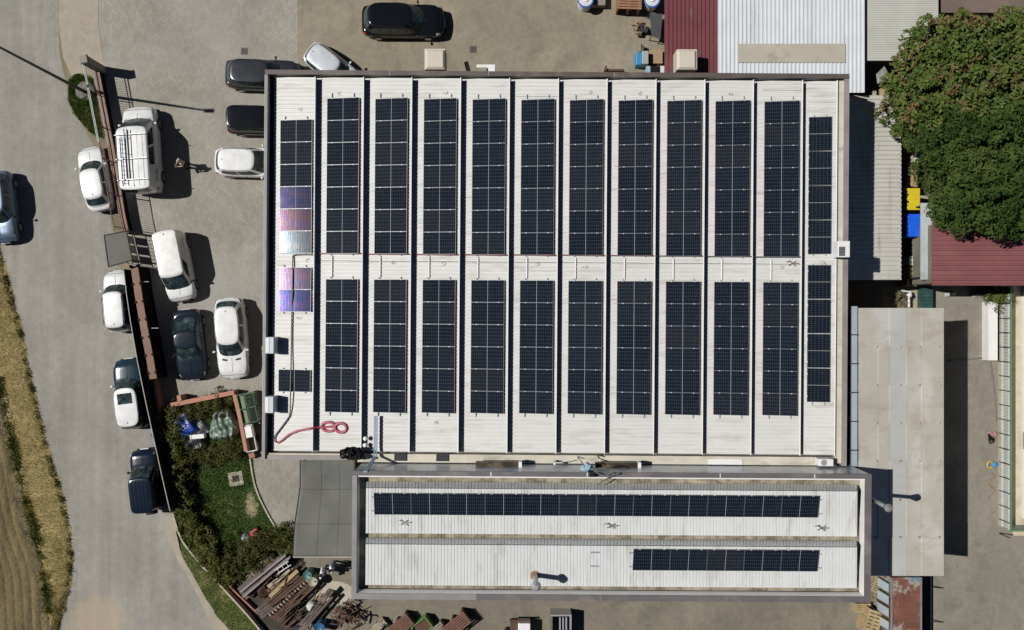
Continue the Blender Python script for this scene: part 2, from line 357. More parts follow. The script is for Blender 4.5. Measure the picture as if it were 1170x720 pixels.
blades('field_weeds', X, Y, np.full(n, .04), .08, .3, .03, M['weeds'], 'dark weeds along the edge of the ploughed field', 1.0)
# strip of grass by the road outside the bottom hedge, and the patch under the street lamp
px, py = scatter_poly([(203,606),(208,617),(242,659),(278,698),(306,732),(276,732),(248,705),(224,664),(207,634)], 22000); X, Y = to_w(px, py); blades('bank_grass', X, Y, np.full(len(X), .018), .03, .1, .010, M['weeds'], 'green and yellow grass strip outside the curved boundary wall')
LAMPG = [(79,92),(88,84),(106,90),(112,120),(118,158),(104,152),(88,134),(78,115)]
sheet('turf_patch', LAMPG, .0175, bpy.data.materials['turf_soil'], .05, 4)
px, py = scatter_poly(LAMPG, 14000); keep = ((px-97)**2+(py-105)**2) > 90; X, Y = to_w(px[keep], py[keep]); blades('lamp_grass', X, Y, np.full(len(X), .01), .04, .15, .012, M['grass'], 'patch of grass round the foot of the street lamp')
px, py = scatter_poly([(195,452),(300,440),(300,446),(270,450),(200,470)], 500)
X, Y = to_w(px, py); blades('crack_weeds', X, Y, np.full(len(X), .01), .03, .1, .012, M['weeds'], 'sparse weeds in the paving by the coral wall')

def leafcloud(centers, radii, per, size, up=.6, seed=1, flat=.35, shell=.25):
    """small four-sided leaves on and inside clumps"""
    rg = np.random.default_rng(seed); C = np.repeat(np.array(centers, float), per, 0); Rd = np.repeat(np.array(radii, float), per)
    n = len(C); d = rg.normal(size=(n, 3)); d /= np.linalg.norm(d, axis=1)[:,None]
    r = Rd*rg.uniform(shell, 1, n)**.5; pos = C+d*r[:,None]
    nrm = d*.7+rg.normal(size=(n, 3))*.55+np.array([0, 0, up]); nrm /= np.linalg.norm(nrm, axis=1)[:,None]
    a = np.cross(nrm, rg.normal(size=(n, 3))); a /= np.linalg.norm(a, axis=1)[:,None]; b = np.cross(nrm, a)
    s = size*rg.uniform(.55, 1.3, n)[:,None]
    V = np.stack([pos-a*s, pos-b*s*.5+nrm*s*flat*.3, pos+a*s, pos+b*s*.5+nrm*s*flat*.3], 1).reshape(-1, 3)
    return V, np.arange(4*n).reshape(-1, 4)

def pebbles(name, label, X, Y, s0, s1, m, z=.01):
    n = len(X); s = RNG.uniform(s0, s1, n)*RNG.uniform(.5, 1, n); a = RNG.uniform(0, 6.28, n)
    base = np.stack([X, Y, np.full(n, z)], 1); V = []
    for k in range(4): V.append(base+np.stack([np.cos(a+k*1.57)*s*(1 if k % 2 else .75), np.sin(a+k*1.57)*s*(1 if k % 2 else .75), 0*s], 1))
    V.append(base+np.stack([.1*s, .1*s, s*.7], 1)); V = np.stack(V, 1).reshape(-1, 3); i = np.arange(n)[:,None]*5
    F = np.concatenate([i+np.array([[k, (k+1) % 4, 4]]) for k in range(4)]); o = mesh_np(name, V, F, m); return tag(o, label, 'gravel', kind='stuff')
M['pebble'] = mat('mixed_gravel', (.25,.225,.18), .95, .45, 9)
yy = RNG.uniform(-5, 725, 2600); rx = np.interp(yy, [p[1] for p in ROADR[::-1]], [p[0] for p in ROADR[::-1]]); e = np.abs(RNG.normal(0, 7, 2600))
X, Y = to_w(rx-e, yy); pebbles('road_gravel', 'loose gravel along the fence side edge of the road', X, Y, .012, .04, M['pebble'])
yy = RNG.uniform(285, 725, 2200); rx = np.interp(yy, [p[1] for p in ROADL], [p[0] for p in ROADL]); e = np.abs(RNG.normal(0, 8, 2200))
X, Y = to_w(rx+e, yy); pebbles('road_gravel', 'loose gravel along the field side edge of the road', X, Y, .012, .04, M['pebble'])
px, py = scatter_poly([(340,-5),(756,-5),(756,84),(340,84)], 1500); X, Y = to_w(px, py); pebbles('yard_gravel', 'scattered stones and crumbs on the brown upper yard', X, Y, .01, .035, M['pebble'])
px, py = scatter_poly([(400,690),(985,690),(985,722),(400,722)], 900); X, Y = to_w(px, py); pebbles('yard_gravel', 'scattered stones on the lower concrete yard', X, Y, .01, .035, M['pebble'], .014)
px, py = scatter_poly([(1080,340),(1140,340),(1140,722),(1075,722)], 1300); X, Y = to_w(px, py); pebbles('yard_gravel', 'scattered stones on the right hand yard', X, Y, .01, .04, M['pebble'], .016)
# ------------------------------------------------------------------ building materials
M['white_roof'] = mat('white_ribbed_metal', (.575,.57,.55), .5, .05, .6, fine=25, dirt=(.36,.345,.295), dscale=1.2, dlo=.52, dhi=.82, streak=(.35, 2.2))
M['white_roof2'] = mat('white_ribbed_metal_ns', (.66,.675,.665), .5, .035, .6, fine=25, dirt=(.40,.39,.34), dscale=1.1, dlo=.50, dhi=.84, streak=(2.2, .35))
M['lap'] = mat('dirty_sheet_lap', (.36,.35,.31), .7, .3, 1.5)
M['riser'] = mat('blue_grey_flashing', (.50,.54,.57), .45, .1, 2)
M['gutter'] = mat('grimy_gutter', (.13,.125,.115), .8, .3, 2, dirt=(.05,.045,.04))
M['gutter_beige'] = mat('silted_gutter', (.33,.29,.22), .9, .25, .9, fine=14, dirt=(.15,.125,.085), dscale=2.2, dlo=.44, dhi=.62)
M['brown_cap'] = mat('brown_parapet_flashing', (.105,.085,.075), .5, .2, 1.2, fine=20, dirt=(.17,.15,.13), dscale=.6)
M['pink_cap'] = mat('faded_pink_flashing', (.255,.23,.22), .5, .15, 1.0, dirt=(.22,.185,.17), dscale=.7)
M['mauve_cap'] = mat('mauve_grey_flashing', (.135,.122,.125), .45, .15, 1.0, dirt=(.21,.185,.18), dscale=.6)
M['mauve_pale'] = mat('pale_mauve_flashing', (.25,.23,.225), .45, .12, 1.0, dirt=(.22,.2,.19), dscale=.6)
M['cream'] = mat('cream_concrete', (.55,.51,.42), .85, .12, .9, fine=16, dirt=(.30,.27,.21), dscale=1.1, dlo=.54, dhi=.74, streak=(.4, 1.6))
M['wall'] = mat('beige_wall_plaster', (.17,.15,.12), .9, .1, .6, fine=20, dirt=(.27,.24,.19), dscale=.5)
M['blue_wall'] = mat('blue_grey_panel_wall', (.52,.58,.64), .30, .12, .5, metal=.3, dirt=(.62,.63,.63), dscale=.35, dlo=.50, dhi=.62, streak=(1.2, .3))
M['white_flash'] = mat('white_flashing', (.74,.73,.71), .5, .06, 1, dirt=(.5,.47,.42), dscale=1, dlo=.6, dhi=.8)
M['white'] = mat('white_enamel', (.74,.74,.73), .4, .05, 2)
M['alu'] = mat('aluminium', (.55,.56,.58), .4, .08, 4, metal=.6)
M['rail_alu'] = mat('blueish_aluminium', (.33,.38,.47), .4, .1, 4, metal=.3)
M['black'] = mat('black_rubber', (.014,.014,.015), .8, .2, 4, spec=.1)
M['dark'] = mat('dark_grey_metal', (.04,.04,.042), .6, .2, 3, spec=.2)
M['red_cable'] = mat('red_cable', (.40,.085,.125), .5, .12, 3)
M['grey_cable'] = mat('grey_conduit', (.13,.135,.14), .5, .15, 3)
M['brown_window'] = mat('grimy_brown_glass', (.115,.085,.05), .4, .5, 1.4, fine=6, dirt=(.025,.02,.015), dscale=1.6, dlo=.45, dhi=.6)
M['bluepipe'] = mat('pale_blue_pipe', (.30,.42,.52), .4, .12, 2)
def fibre_mat(name, base, light, stain):
    m, t, bs = nodes(name)
    c = ramp(t, noise(t, .5, 5, .6, sx=.5, sy=1.6).outputs[0], [(.3, tuple(x*.93 for x in base)), (.7, base)]).outputs[0]
    c = mixc(t, ramp(t, noise(t, .32, 3, .5, sx=1.2, sy=.9).outputs[0], [(.52, 0.0), (.64, .8)]).outputs[0], c, light)
    c = mixc(t, ramp(t, noise(t, 1.1, 6, .72, sx=.35, sy=1.2).outputs[0], [(.50, 0.0), (.72, .65)]).outputs[0], c, stain)
    f = noise(t, 30, 3, .7); c = mixc(t, 1.0, c, ramp(t, f.outputs[0], [(.3, .93), (.7, 1.05)]).outputs[0], 'MULTIPLY')
    t.links.new(c, bs.inputs['Base Color']); bs.inputs['Roughness'].default_value = .75; return m
M['annex'] = fibre_mat('weathered_fibre_cement', (.63,.585,.495), (.72,.70,.64), (.42,.37,.285))
M['annex_pale'] = fibre_mat('pale_grey_translucent_sheet', (.63,.62,.58), (.68,.67,.63), (.54,.52,.47))
M['beige_corr'] = mat('beige_corrugated', (.71,.69,.63), .6, .08, .8, dirt=(.40,.36,.28), dscale=1.0, dlo=.55, dhi=.8, streak=(2,.4))
M['bluewhite_corr'] = mat('blue_white_corrugated', (.60,.63,.66), .5, .06, .7, dirt=(.46,.47,.46), dscale=.8, dlo=.5, dhi=.75, streak=(2.5,.3))
M['grey_corr'] = mat('grey_corrugated', (.47,.47,.43), .6, .07, .8, dirt=(.36,.34,.29), dscale=.9, dlo=.55, dhi=.8, streak=(.3,2))
M['red_corr'] = mat('dark_red_corrugated', (.155,.046,.054), .5, .12, .9, dirt=(.29,.17,.16), dscale=.7, dlo=.6, dhi=.8, streak=(2,.4))
M['red_corr2'] = mat('faded_red_corrugated', (.215,.08,.08), .55, .1, .7, dirt=(.27,.12,.11), dscale=.6, dlo=.5, dhi=.75, streak=(.3,2.2))
M['dirty_skylight'] = mat('dirty_beige_sheet', (.42,.39,.32), .8, .1, .5, dirt=(.24,.215,.175), dscale=.28, dlo=.5, dhi=.62)
M['brown_roof'] = mat('brown_felt_roof', (.155,.115,.095), .9, .15, .6, dirt=(.22,.17,.14), dscale=.4)

def corr(mb, A, B, D, C, n, amp, prof=((0,0),(.5,0),(.6,1),(.9,1))):
    """ribbed sheet; ribs run A->D, repeat n times across A->B"""
    A, B, C, D = map(Vector, (A, B, C, D)); nrm = (B-A).cross(D-A).normalized()
    if nrm.z < 0: nrm = -nrm
    v = []; k = 0
    for i in range(n+1):
        for fr, h in (prof if i < n else prof[:1]):
            s = (i+fr)/n
            if s > 1: continue
            v.append(A.lerp(B, s)+nrm*h*amp); v.append(D.lerp(C, s)+nrm*h*amp); k += 1
    mb.add(v, [(2*i, 2*i+1, 2*i+3, 2*i+2) for i in range(k-1)]); return mb
def rotpx(px, py, cx, cy, a):
    c, s = math.cos(a), math.sin(a); dx, dy = px-cx, py-cy
    return cx+dx*c-dy*s, cy+dx*s+dy*c
TH = R(.42)
def HP(px, py, z): return P(*rotpx(px, py, 635, 305, TH), z)
def NP(px, py, z): return P(*rotpx(px, py, 700, 610, R(.38)), z)
def fbox(mb, F, x0, x1, y0, y1, z0, z1):
    """box whose top rectangle is seen at these pixels"""
    t = [F(x0,y1,z1), F(x1,y1,z1), F(x1,y0,z1), F(x0,y0,z1)]
    return mb.hexa([(p[0],p[1],z0) for p in t], t)
# ------------------------------------------------------------------ the sawtooth hall
hall = thing('factory_hall', 'large hall with twelve white sawtooth roof bays and brown parapet', 'industrial hall', P(635,305,0)[:2]+(0,))
b = MB(); fbox(b, HP, 304.5, 966.5, 86, 527, 0, 7.62); obj('wall', b, M['wall'], hall)
b = MB(); fbox(b, HP, 306, 964, 88.5, 526, 7.625, 7.66); obj('gutter', b, M['gutter'], hall)
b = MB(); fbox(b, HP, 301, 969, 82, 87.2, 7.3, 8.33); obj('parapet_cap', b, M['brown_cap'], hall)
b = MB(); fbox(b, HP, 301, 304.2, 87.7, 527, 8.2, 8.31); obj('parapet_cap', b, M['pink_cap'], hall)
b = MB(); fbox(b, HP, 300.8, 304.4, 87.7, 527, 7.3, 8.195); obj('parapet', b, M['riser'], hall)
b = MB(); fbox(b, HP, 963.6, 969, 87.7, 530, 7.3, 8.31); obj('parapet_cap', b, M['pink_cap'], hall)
b = MB(); fbox(b, HP, 957.6, 963.5, 90, 527, 7.6, 8.2); obj('parapet', b, M['cream'], hall)
b = MB(); fbox(b, HP, 305.3, 410, 520.2, 527, 7.3, 8.12); fbox(b, HP, 410.1, 957.4, 520.2, 529.6, 7.3, 8.1); obj('parapet', b, M['cream'], hall)
b = MB(); fbox(b, HP, 302, 408, 522.5, 527.5, 8.124, 8.2); obj('parapet_cap', b, M['pink_cap'], hall)
for x in (443, 556, 700):
    b = MB(); fbox(b, HP, x, x+1, 82.3, 87.4, 8.3, 8.336); obj('joint_strip', b, M['pink_cap'], hall)
RIDGE = [358.7,414,469.2,525,580.8,636.7,692.3,748.2,804,859.4,915.6,955.2]
ZL, ZR = 7.85, 8.18
BAY = []
xl = 312.0
for k, xr in enumerate(RIDGE):
    b = MB(); y0, y1 = (90.5, 517.5)
    corr(b, HP(xl,y0,ZL), HP(xl,y1,ZL), HP(xr,y0,ZR), HP(xr,y1,ZR), 95, .017)
    obj('roof_bay', b, M['white_roof'], hall)
    b = MB(); A, B_, C_, D_ = HP(xl,y0,ZL), HP(xr,y0,ZR), HP(xr,y1,ZR), HP(xl,y1,ZL)
    for q in (A,B_,C_,D_): pass
    lo = [(q[0],q[1],7.67) for q in (D_,C_,B_,A)]; hi = [(q[0],q[1],q[2]-.006) for q in (D_,C_,B_,A)]
    b.hexa(lo, hi); obj('bay_riser', b, M['riser'], hall)
    b = MB(); e0, e1 = HP(xr,y0-1,ZR+.03), HP(xr,y1+1,ZR+.03); b.tube([e0, e1], .03, 6); obj('ridge_flashing', b, M['white_flash'], hall)
    for q_ in range(3):
        yl = random.uniform(96, 512); b = MB(); xm = xl+(xr-xl)*random.uniform(0,.25); fbox(b, HP, xm, xr-.5, yl, yl+.45, 0, 0) if False else b.add([HP(xm,yl,ZL+(ZR-ZL)*(xm-xl)/(xr-xl)+.024), HP(xr-.5,yl,ZR+.022), HP(xr-.5,yl+.5,ZR+.022), HP(xm,yl+.5,ZL+(ZR-ZL)*(xm-xl)/(xr-xl)+.024)], [(3,2,1,0)]); obj('sheet_lap', b, M['lap'], hall)
    BAY.append((xl, xr)); xl = xr+1.5
def bayz(k, px, py):
    xl, xr = BAY[k]; return ZL+(ZR-ZL)*(px-xl)/(xr-xl)
def on_roof(px, py, dz=.06):
    for k, (a, c) in enumerate(BAY):
        if a <= px <= c: return HP(px, py, bayz(k, px, py)+dz)
    return HP(px, py, ZR+dz+.02)
# mounting rails, walkway trays
RAILS = [(0,135.5,292),(0,305,360.5),(0,422.5,451.5)]+[(k,108.5,293.5) for k in range(1,11)]+[(k,317.5,477) for k in range(1,11)]
PCX = lambda k: RIDGE[k]-23.4 if 0 < k < 11 else (337.2 if k == 0 else 936.2)
for k, y0, y1 in RAILS:
    for dx in (-12.5, 12.5):
        x = PCX(k)+dx; z = bayz(k, x, 0)+.05
        b = MB(); A, B_ = HP(x,y0,z), HP(x,y1,z); b.tube([A, B_], .028, 4); obj('mounting_rail', b, M['rail_alu'], hall)
for y0, y1 in ((129,290),(299,461)):
    for dx in (-7, 7):
        x = PCX(11)+dx; z = bayz(11, x, 0)+.05; b = MB(); b.tube([HP(x,y0,z), HP(x,y1,z)], .025, 4); obj('mounting_rail', b, M['rail_alu'], hall)
for k in range(1, 11):
    x = RIDGE[k]-34.5; b = MB(); z = bayz(k, x, 0)
    b.tube([HP(x,294,z+.05), HP(x,319,z+.05)], .04, 4); obj('cable_tray', b, M['white'], hall)
# vents, hatches along the south parapet, window strips
for x0, x1 in ((452,466),(500,514)):
    b = MB(); fbox(b, HP, x0, x1, 519.6, 528, 8.1, 8.16); obj('vent_cover', b, M['dark'], hall)
b = MB(); fbox(b, HP, 811, 850, 523.2, 529.4, 8.1, 8.15); obj('cover_plate', b, M['white_flash'], hall)

# ------------------------------------------------------------------ the taller narrow building
nar = thing('narrow_building', 'taller narrow building with two white ribbed roof slopes and mauve parapet', 'industrial building', P(700,612,0)[:2]+(0,))
ZC = 10.3
b = MB(); fbox(b, NP, 404, 993.5, 541, 685.5, 0, 9.64); obj('wall', b, M['wall'], nar)
b = MB(); fbox(b, NP, 404, 994, 540.05, 540.9, 7.9, ZC-.13); obj('north_panel', b, M['blue_wall'], nar)
b = MB(); fbox(b, NP, 408, 989, 545, 682, 9.645, 9.7); obj('gutter', b, M['gutter_beige'], nar)
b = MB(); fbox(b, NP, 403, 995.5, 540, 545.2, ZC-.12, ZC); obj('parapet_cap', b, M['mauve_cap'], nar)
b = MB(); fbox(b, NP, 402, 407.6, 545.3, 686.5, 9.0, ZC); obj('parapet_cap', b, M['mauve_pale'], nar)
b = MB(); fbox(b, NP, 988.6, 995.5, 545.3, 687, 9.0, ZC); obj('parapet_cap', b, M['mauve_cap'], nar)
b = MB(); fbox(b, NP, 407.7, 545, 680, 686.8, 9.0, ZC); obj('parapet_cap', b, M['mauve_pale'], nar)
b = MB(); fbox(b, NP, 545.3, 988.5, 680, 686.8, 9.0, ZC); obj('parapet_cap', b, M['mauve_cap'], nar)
b = MB()
def quadstrip(mb, F, a, c, d, e): mb.add([F(*a), F(*c), F(*d), F(*e)], [(0,1,2,3)])
quadstrip(b, NP, (409,680,ZC-.02), (988,680,ZC-.02), (988,674.8,9.85), (409,674.8,9.85)); obj('inner_flashing', b, M['white_flash'], nar)
b = MB(); quadstrip(b, NP, (988.6,680,ZC-.02), (988.6,546,ZC-.02), (982,546,9.75), (982,680,9.75)); obj('inner_flashing', b, M['white_flash'], nar)
b = MB(); fbox(b, NP, 409, 988, 545.4, 546.8, 10.2, ZC+.015); obj('inner_flashing', b, M['white_flash'], nar)
b = MB(); quadstrip(b, NP, (408,546,ZC-.03), (408,680,ZC-.03), (411,680,9.72), (411,546,9.72)); obj('inner_flashing', b, M['riser'], nar)
FINE = ((0,1),(.74,1),(.82,0),(.92,0))
def narrow_slope(ya, yb, yc, za, zb, zc, x0=418, x1=979):
    b = MB(); n = 148
    corr(b, NP(x0,yb,zb), NP(x1,yb,zb), NP(x0,yc,zc), NP(x1,yc,zc), n, .022, FINE)
    corr(b, NP(x0,ya,za), NP(x1,ya,za), NP(x0,yb,zb), NP(x1,yb,zb), n, .022, FINE)
    obj('roof_slope', b, M['white_roof2'], nar)
    b = MB()
    for x in (x0, x1):
        A, B_, C_ = NP(x,ya,za-.01), NP(x,yb,zb-.01), NP(x,yc,zc-.01)
        dx = .02 if x == x0 else -.02
        b.add([A,B_,C_,(A[0]+dx,A[1],A[2]),(B_[0]+dx,B_[1],B_[2]),(C_[0]+dx,C_[1],C_[2])], [(0,1,2),(5,4,3),(0,3,4,1),(1,4,5,2),(2,5,3,0)])
    obj('roof_end', b, M['riser'], nar)
narrow_slope(552.5, 559.5, 611, 9.76, 10.4, 9.88); narrow_slope(616.5, 623.5, 670, 9.76, 10.4, 9.88)
for x in (560, 670, 822, 930):
    b = MB(); fbox(b, NP, x, x+1, 540.2, 545, ZC-.01, ZC+.005); obj('joint_strip', b, M['white_flash'], nar)
for x in (475, 686, 845):
    b = MB(); fbox(b, NP, x, x+.8, 680.2, 686.6, ZC-.01, ZC+.005); obj('joint_strip', b, M['mauve_pale'], nar)
yf = NP(700, 540.4, ZC-.02)[1]
for x0, x1 in ((543,592),(680,728)):
    A = NP(x0, 533.4, 8.9); B_ = NP(x1, 533.4, 8.9); yf = (NP(x0, 540.4, ZC-.02)[1]+NP(x1, 540.4, ZC-.02)[1])/2
    tr = obj('wall_trough', MB().box(A[0], B_[0], yf-.02, yf+.24, 8.55, 8.95), M['brown_window'], nar)
    obj('trough_end', MB().box(B_[0]+.003, B_[0]+.16, yf-.02, yf+.26, 8.5, 9.0), M['white'], tr)
# ------------------------------------------------------------------ annex with fibre cement roof, and neighbouring sheds
ann = thing('annex_building', 'long low annex with weathered beige fibre cement sheet roof', 'annex', P(1020,500,0)[:2]+(0,))
def za(x): return 7.9-(x-975)*.0199
b = MB(); fbox(b, P, 985, 1070, 357, 651, 0, 5.6); obj('wall', b, M['wall'], ann)
cols = [(980,1003.5),(1003.5,1016.4),(1016.4,1036),(1036,1053),(1053,1078.5)]
rows = [352,396.5,440,483.5,527,571,614,657.5]
for mname, idx in (('annex',(0,1,3,4)),('annex_pale',(2,))):
    for i in idx:
        b = MB(); x0, x1 = cols[i]
        for j in range(7):
            dz = .02*((j+i) % 2)-.003*i; A = [P(x0,rows[j+1]+.6,za(x0)-dz),P(x1-.12,rows[j+1]+.6,za(x1)-dz),P(x1-.12,rows[j],za(x1)-dz+.014),P(x0,rows[j],za(x0)-dz+.014)]
            b.hexa([(p[0],p[1],p[2]-.03) for p in A], A)
        obj('roof_sheet', b, M[mname], ann)
for j in range(1,7):
    for x in (1001,1028,1050,1073): b = MB(); z = za(x); p = P(x,rows[j],z); b.cyl(p[0], p[1], z, z+.05, .07, .05, 8); obj('roof_fixing', b, M['dirty_skylight'], ann)
b = MB(); fbox(b, P, 973.5, 979.6, 350, 533, 7.5, 7.92); obj('roof_gutter', b, mat('blue_grey_gutter', (.34,.39,.44), .4, .1, 1), ann)
for y in (382,415,448,481,514): b = MB(); fbox(b, P, 971, 980, y, y+1.2, 7.6, 7.95); obj('gutter_bracket', b, M['dark'], ann)

def shed(name, label, x0, x1, y0, y1, z, m, n, along, amp=.03, drop=.0, group=None, walls=True):
    t = thing(name, label, 'shed', P((x0+x1)/2,(y0+y1)/2,0)[:2]+(0,), group=group)
    if walls: b = MB(); fbox(b, P, x0+3, x1-3, y0+3, y1-3, 0, z-.14-drop); obj('wall', b, M['wall'], t)
    else:
        for x_ in (x0+1.5, x1-2):
            for y_ in (y0+4, y1-4): b = MB(); fbox(b, P, x_, x_+1.5, y_, y_+1.5, 0, z-.13); obj('post', b, M['dark'], t)
    b = MB()
    if along == 'x': corr(b, P(x0,y0,z), P(x0,y1,z), P(x1,y0,z-drop), P(x1,y1,z-drop), n, amp)
    else: corr(b, P(x0,y0,z), P(x1,y0,z), P(x0,y1,z-drop), P(x1,y1,z-drop), n, amp)
    obj('roof', b, m, t)
    b = MB(); e = .03
    q = [P(x0,y1,z-e-(drop if along == 'y' else 0)), P(x1,y1,z-e-drop), P(x1,y0,z-e-(drop if along == 'x' else 0)), P(x0,y0,z-e)]
    b.hexa([(p[0],p[1],p[2]-.09) for p in q], q); obj('roof_edge', b, m, t); return t
shed('storage_shed', 'beige corrugated shed roof half shaded by the hall beside it', 962, 1029.5, 109, 320, 5.25, M['beige_corr'], 40, 'x', .04, drop=1.5)
sh = shed('storage_shed', 'pale blue white ribbed shed roof with a dirty beige strip', 820.5, 988, -40, 106, 5.3, M['bluewhite_corr'], 36, 'y', .04)
b = MB(); fbox(b, P, 843, 966, 50, 71.5, 5.345, 5.375); obj('skylight_strip', b, M['dirty_skylight'], sh)
shed('storage_shed', 'grey finely ribbed shed roof beside the leafy tree top', 988.6, 1072, -40, 69.5, 4.9, M['grey_corr'], 42, 'x', .025)
shed('storage_shed', 'narrow dark red ribbed roof beside the brown yard', 759.5, 820, -40, 92, 5.0, M['red_corr'], 13, 'y', .05, walls=False)
shed('storage_shed', 'faded red ribbed roof under the overhanging dark tree', 1065.5, 1200, 253, 326.5, 4.4, M['red_corr2'], 13, 'x', .05)
t = thing('flat_roofed_shed', 'brown felt flat roof behind the leafy tree', 'shed', P(1130,0,0)[:2]+(0,))
b = MB(); fbox(b, P, 1074, 1230, -40, 14.5, 4.2, 4.35); obj('roof', b, M['brown_roof'], t); b = MB(); fbox(b, P, 1077, 1227, -38, 12, 0, 4.2); obj('wall', b, M['wall'], t)
t = thing('white_building', 'white building wall behind the white slatted fence', 'building', P(1200,460,0)[:2]+(0,))
x0 = P(1167.5,0,0)[0]; y0, y1 = P(0,592,0)[1], P(0,330,0)[1]
b = MB(); b.box(x0, x0+6, y0, y1, 0, 4.2); obj('wall', b, M['white_flash'], t); b = MB(); b.box(x0-.1, x0+6.1, y0-.1, y1+.1, 4.201, 4.4); obj('roof', b, M['white_flash'], t)
p = P(1166,504,.5); b = MB(); b.box(x0-.14, x0-.002, p[1]-.5, p[1]+.5, .3, 1.3); obj('meter_box', b, M['alu'], t)

# ------------------------------------------------------------------ solar panels
def cell_mat(name='solar_cells', tint=None):
    m, t, bs = nodes(name)
    tc = add(t, 'ShaderNodeTexCoord'); sp = add(t, 'ShaderNodeSeparateXYZ'); t.links.new(tc.outputs['Object'], sp.inputs[0])
    def line(sock, pitch, half, off=0.0):
        a = add(t, 'ShaderNodeMath', operation='ADD'); t.links.new(sock, a.inputs[0]); a.inputs[1].default_value = off+50*pitch
        d = add(t, 'ShaderNodeMath', operation='PINGPONG'); t.links.new(a.outputs[0], d.inputs[0]); d.inputs[1].default_value = pitch/2
        l = add(t, 'ShaderNodeMath', operation='LESS_THAN'); t.links.new(d.outputs[0], l.inputs[0]); l.inputs[1].default_value = half; return l.outputs[0]
    def mx(a, b_):
        n = add(t, 'ShaderNodeMath', operation='MAXIMUM'); t.links.new(a, n.inputs[0]); t.links.new(b_, n.inputs[1]); return n.outputs[0]
    l = mx(line(sp.outputs[0], .0915, .0024), line(sp.outputs[1], .18, .0030))
    ab = add(t, 'ShaderNodeMath', operation='ABSOLUTE'); t.links.new(sp.outputs[0], ab.inputs[0])
    ct = add(t, 'ShaderNodeMath', operation='LESS_THAN'); t.links.new(ab.outputs[0], ct.inputs[0]); ct.inputs[1].default_value = .0105
    oi = add(t, 'ShaderNodeObjectInfo')
    base = ramp(t, oi.outputs['Random'], [(0, (.004,.0075,.015)), (.5, (.006,.011,.020)), (1, (.011,.0145,.022))]).outputs[0]
    du = noise(t, 2.2, 4, .7); base = mixc(t, ramp(t, du.outputs[0], [(.5, 0.0), (.85, .07)]).outputs[0], base, (.16,.15,.13))
    c = mixc(t, l, base, (.115,.13,.145)); c = mixc(t, ct.outputs[0], c, (.33,.34,.34))
    t.links.new(c, bs.inputs['Base Color']); bs.inputs['Roughness'].default_value = .05; bs.inputs['IOR'].default_value = 1.45
    sl = mixc(t, mx(l, ct.outputs[0]), .5, .12); t.links.new(sl, bs.inputs['Specular IOR Level'])
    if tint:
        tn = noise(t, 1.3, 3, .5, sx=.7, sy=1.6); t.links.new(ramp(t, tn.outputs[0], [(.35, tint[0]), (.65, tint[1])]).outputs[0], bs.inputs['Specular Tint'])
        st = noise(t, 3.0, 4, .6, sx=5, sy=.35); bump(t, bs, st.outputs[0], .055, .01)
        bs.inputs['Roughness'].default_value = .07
    return m
M['cells'] = cell_mat(); M['frame'] = mat('panel_frame', (.13,.14,.15), .4, .06, 5, metal=.3)
M['clamp'] = mat('bright_clamp', (.62,.63,.65), .35, .05, 5)
PL, PW = 1.70, 1.117
def make_panel():
    r = thing('solar_panel', None, 'solar panel', (0,0,0))
    b = MB(); h = .035; q = .014
    b.box(-PL/2, PL/2, -PW/2, -PW/2+q, -h, 0); b.box(-PL/2, PL/2, PW/2-q, PW/2, -h, 0)
    b.box(-PL/2, -PL/2+q, -PW/2+q, PW/2-q, -h, 0); b.box(PL/2-q, PL/2, -PW/2+q, PW/2-q, -h, 0)
    obj('frame', b, M['frame'], r); b = MB(); b.box(-PL/2+q, PL/2-q, -PW/2+q, PW/2-q, -.012, -.004); obj('cells', b, M['cells'], r)
    for x in (-.56, .56): b = MB(); b.box(x-.035, x+.035, PW/2-.022, PW/2+.012, -.004, .007); obj('clamp', b, M['clamp'], r)
    return r
PROTO = make_panel(); first = [True]
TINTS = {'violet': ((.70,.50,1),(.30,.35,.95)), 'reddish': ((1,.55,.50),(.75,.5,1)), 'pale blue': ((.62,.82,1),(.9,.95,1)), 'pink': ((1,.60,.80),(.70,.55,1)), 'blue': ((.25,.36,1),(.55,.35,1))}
for k_, v_ in TINTS.items(): M['cells_'+k_] = cell_mat('solar_cells_'+k_.replace(' ','_')+'_glint_tint', v_)  # hue of the sun glint put into each panel's specular tint
SUND = Vector((-KX, -KY, 1)).normalized()
def mirror_tilt(loc, off):
    n = (SUND+(Vector((0,0,HC))-Vector(loc)).normalized()).normalized(); return math.asin(max(-1,min(1,-n.x)))+R(off), n.y
def panel(loc, rot, label, group):
    o = PROTO if first[0] else copy_tree(PROTO); first[0] = False
    o.location = loc; o.rotation_euler = rot; o['label'] = label; o['group'] = group; return o
ORD = 'first second third fourth fifth sixth seventh eighth ninth tenth eleventh twelfth'.split()
TILT = R(9.4)
def jit(): return RNG.normal(0, R(.22))
def top_word(j, n): return 'topmost' if j == 0 else ('lowest' if j == n-1 else ORD[j]+' from the top')
G1 = 'solar panels on the sawtooth hall'; G2 = 'solar panels on the narrow building'
BN = lambda k: 'leftmost' if k == 0 else ('rightmost' if k == 11 else ORD[k]+' from left')
for k in range(1, 11):
    cx = PCX(k)
    for blk, y0, n in (('upper', 113.6, 7), ('lower', 320.6, 6)):
        for j in range(n):
            y = y0+25.42*(j+.5); z = bayz(k, cx, y)+.115
            panel(HP(cx, y, z), (jit(), -TILT+jit(), -TH), 'dark solar panel, %s, %s block of the %s roof bay' % (top_word(j, n), blk, ORD[k]+' from left'), G1)
GLINT = {(0,3):('violet',2.2),(0,4):('reddish',1.85),(0,5):('pale blue',1.6),(1,0):('pink',1.65),(1,1):('blue',1.7)}
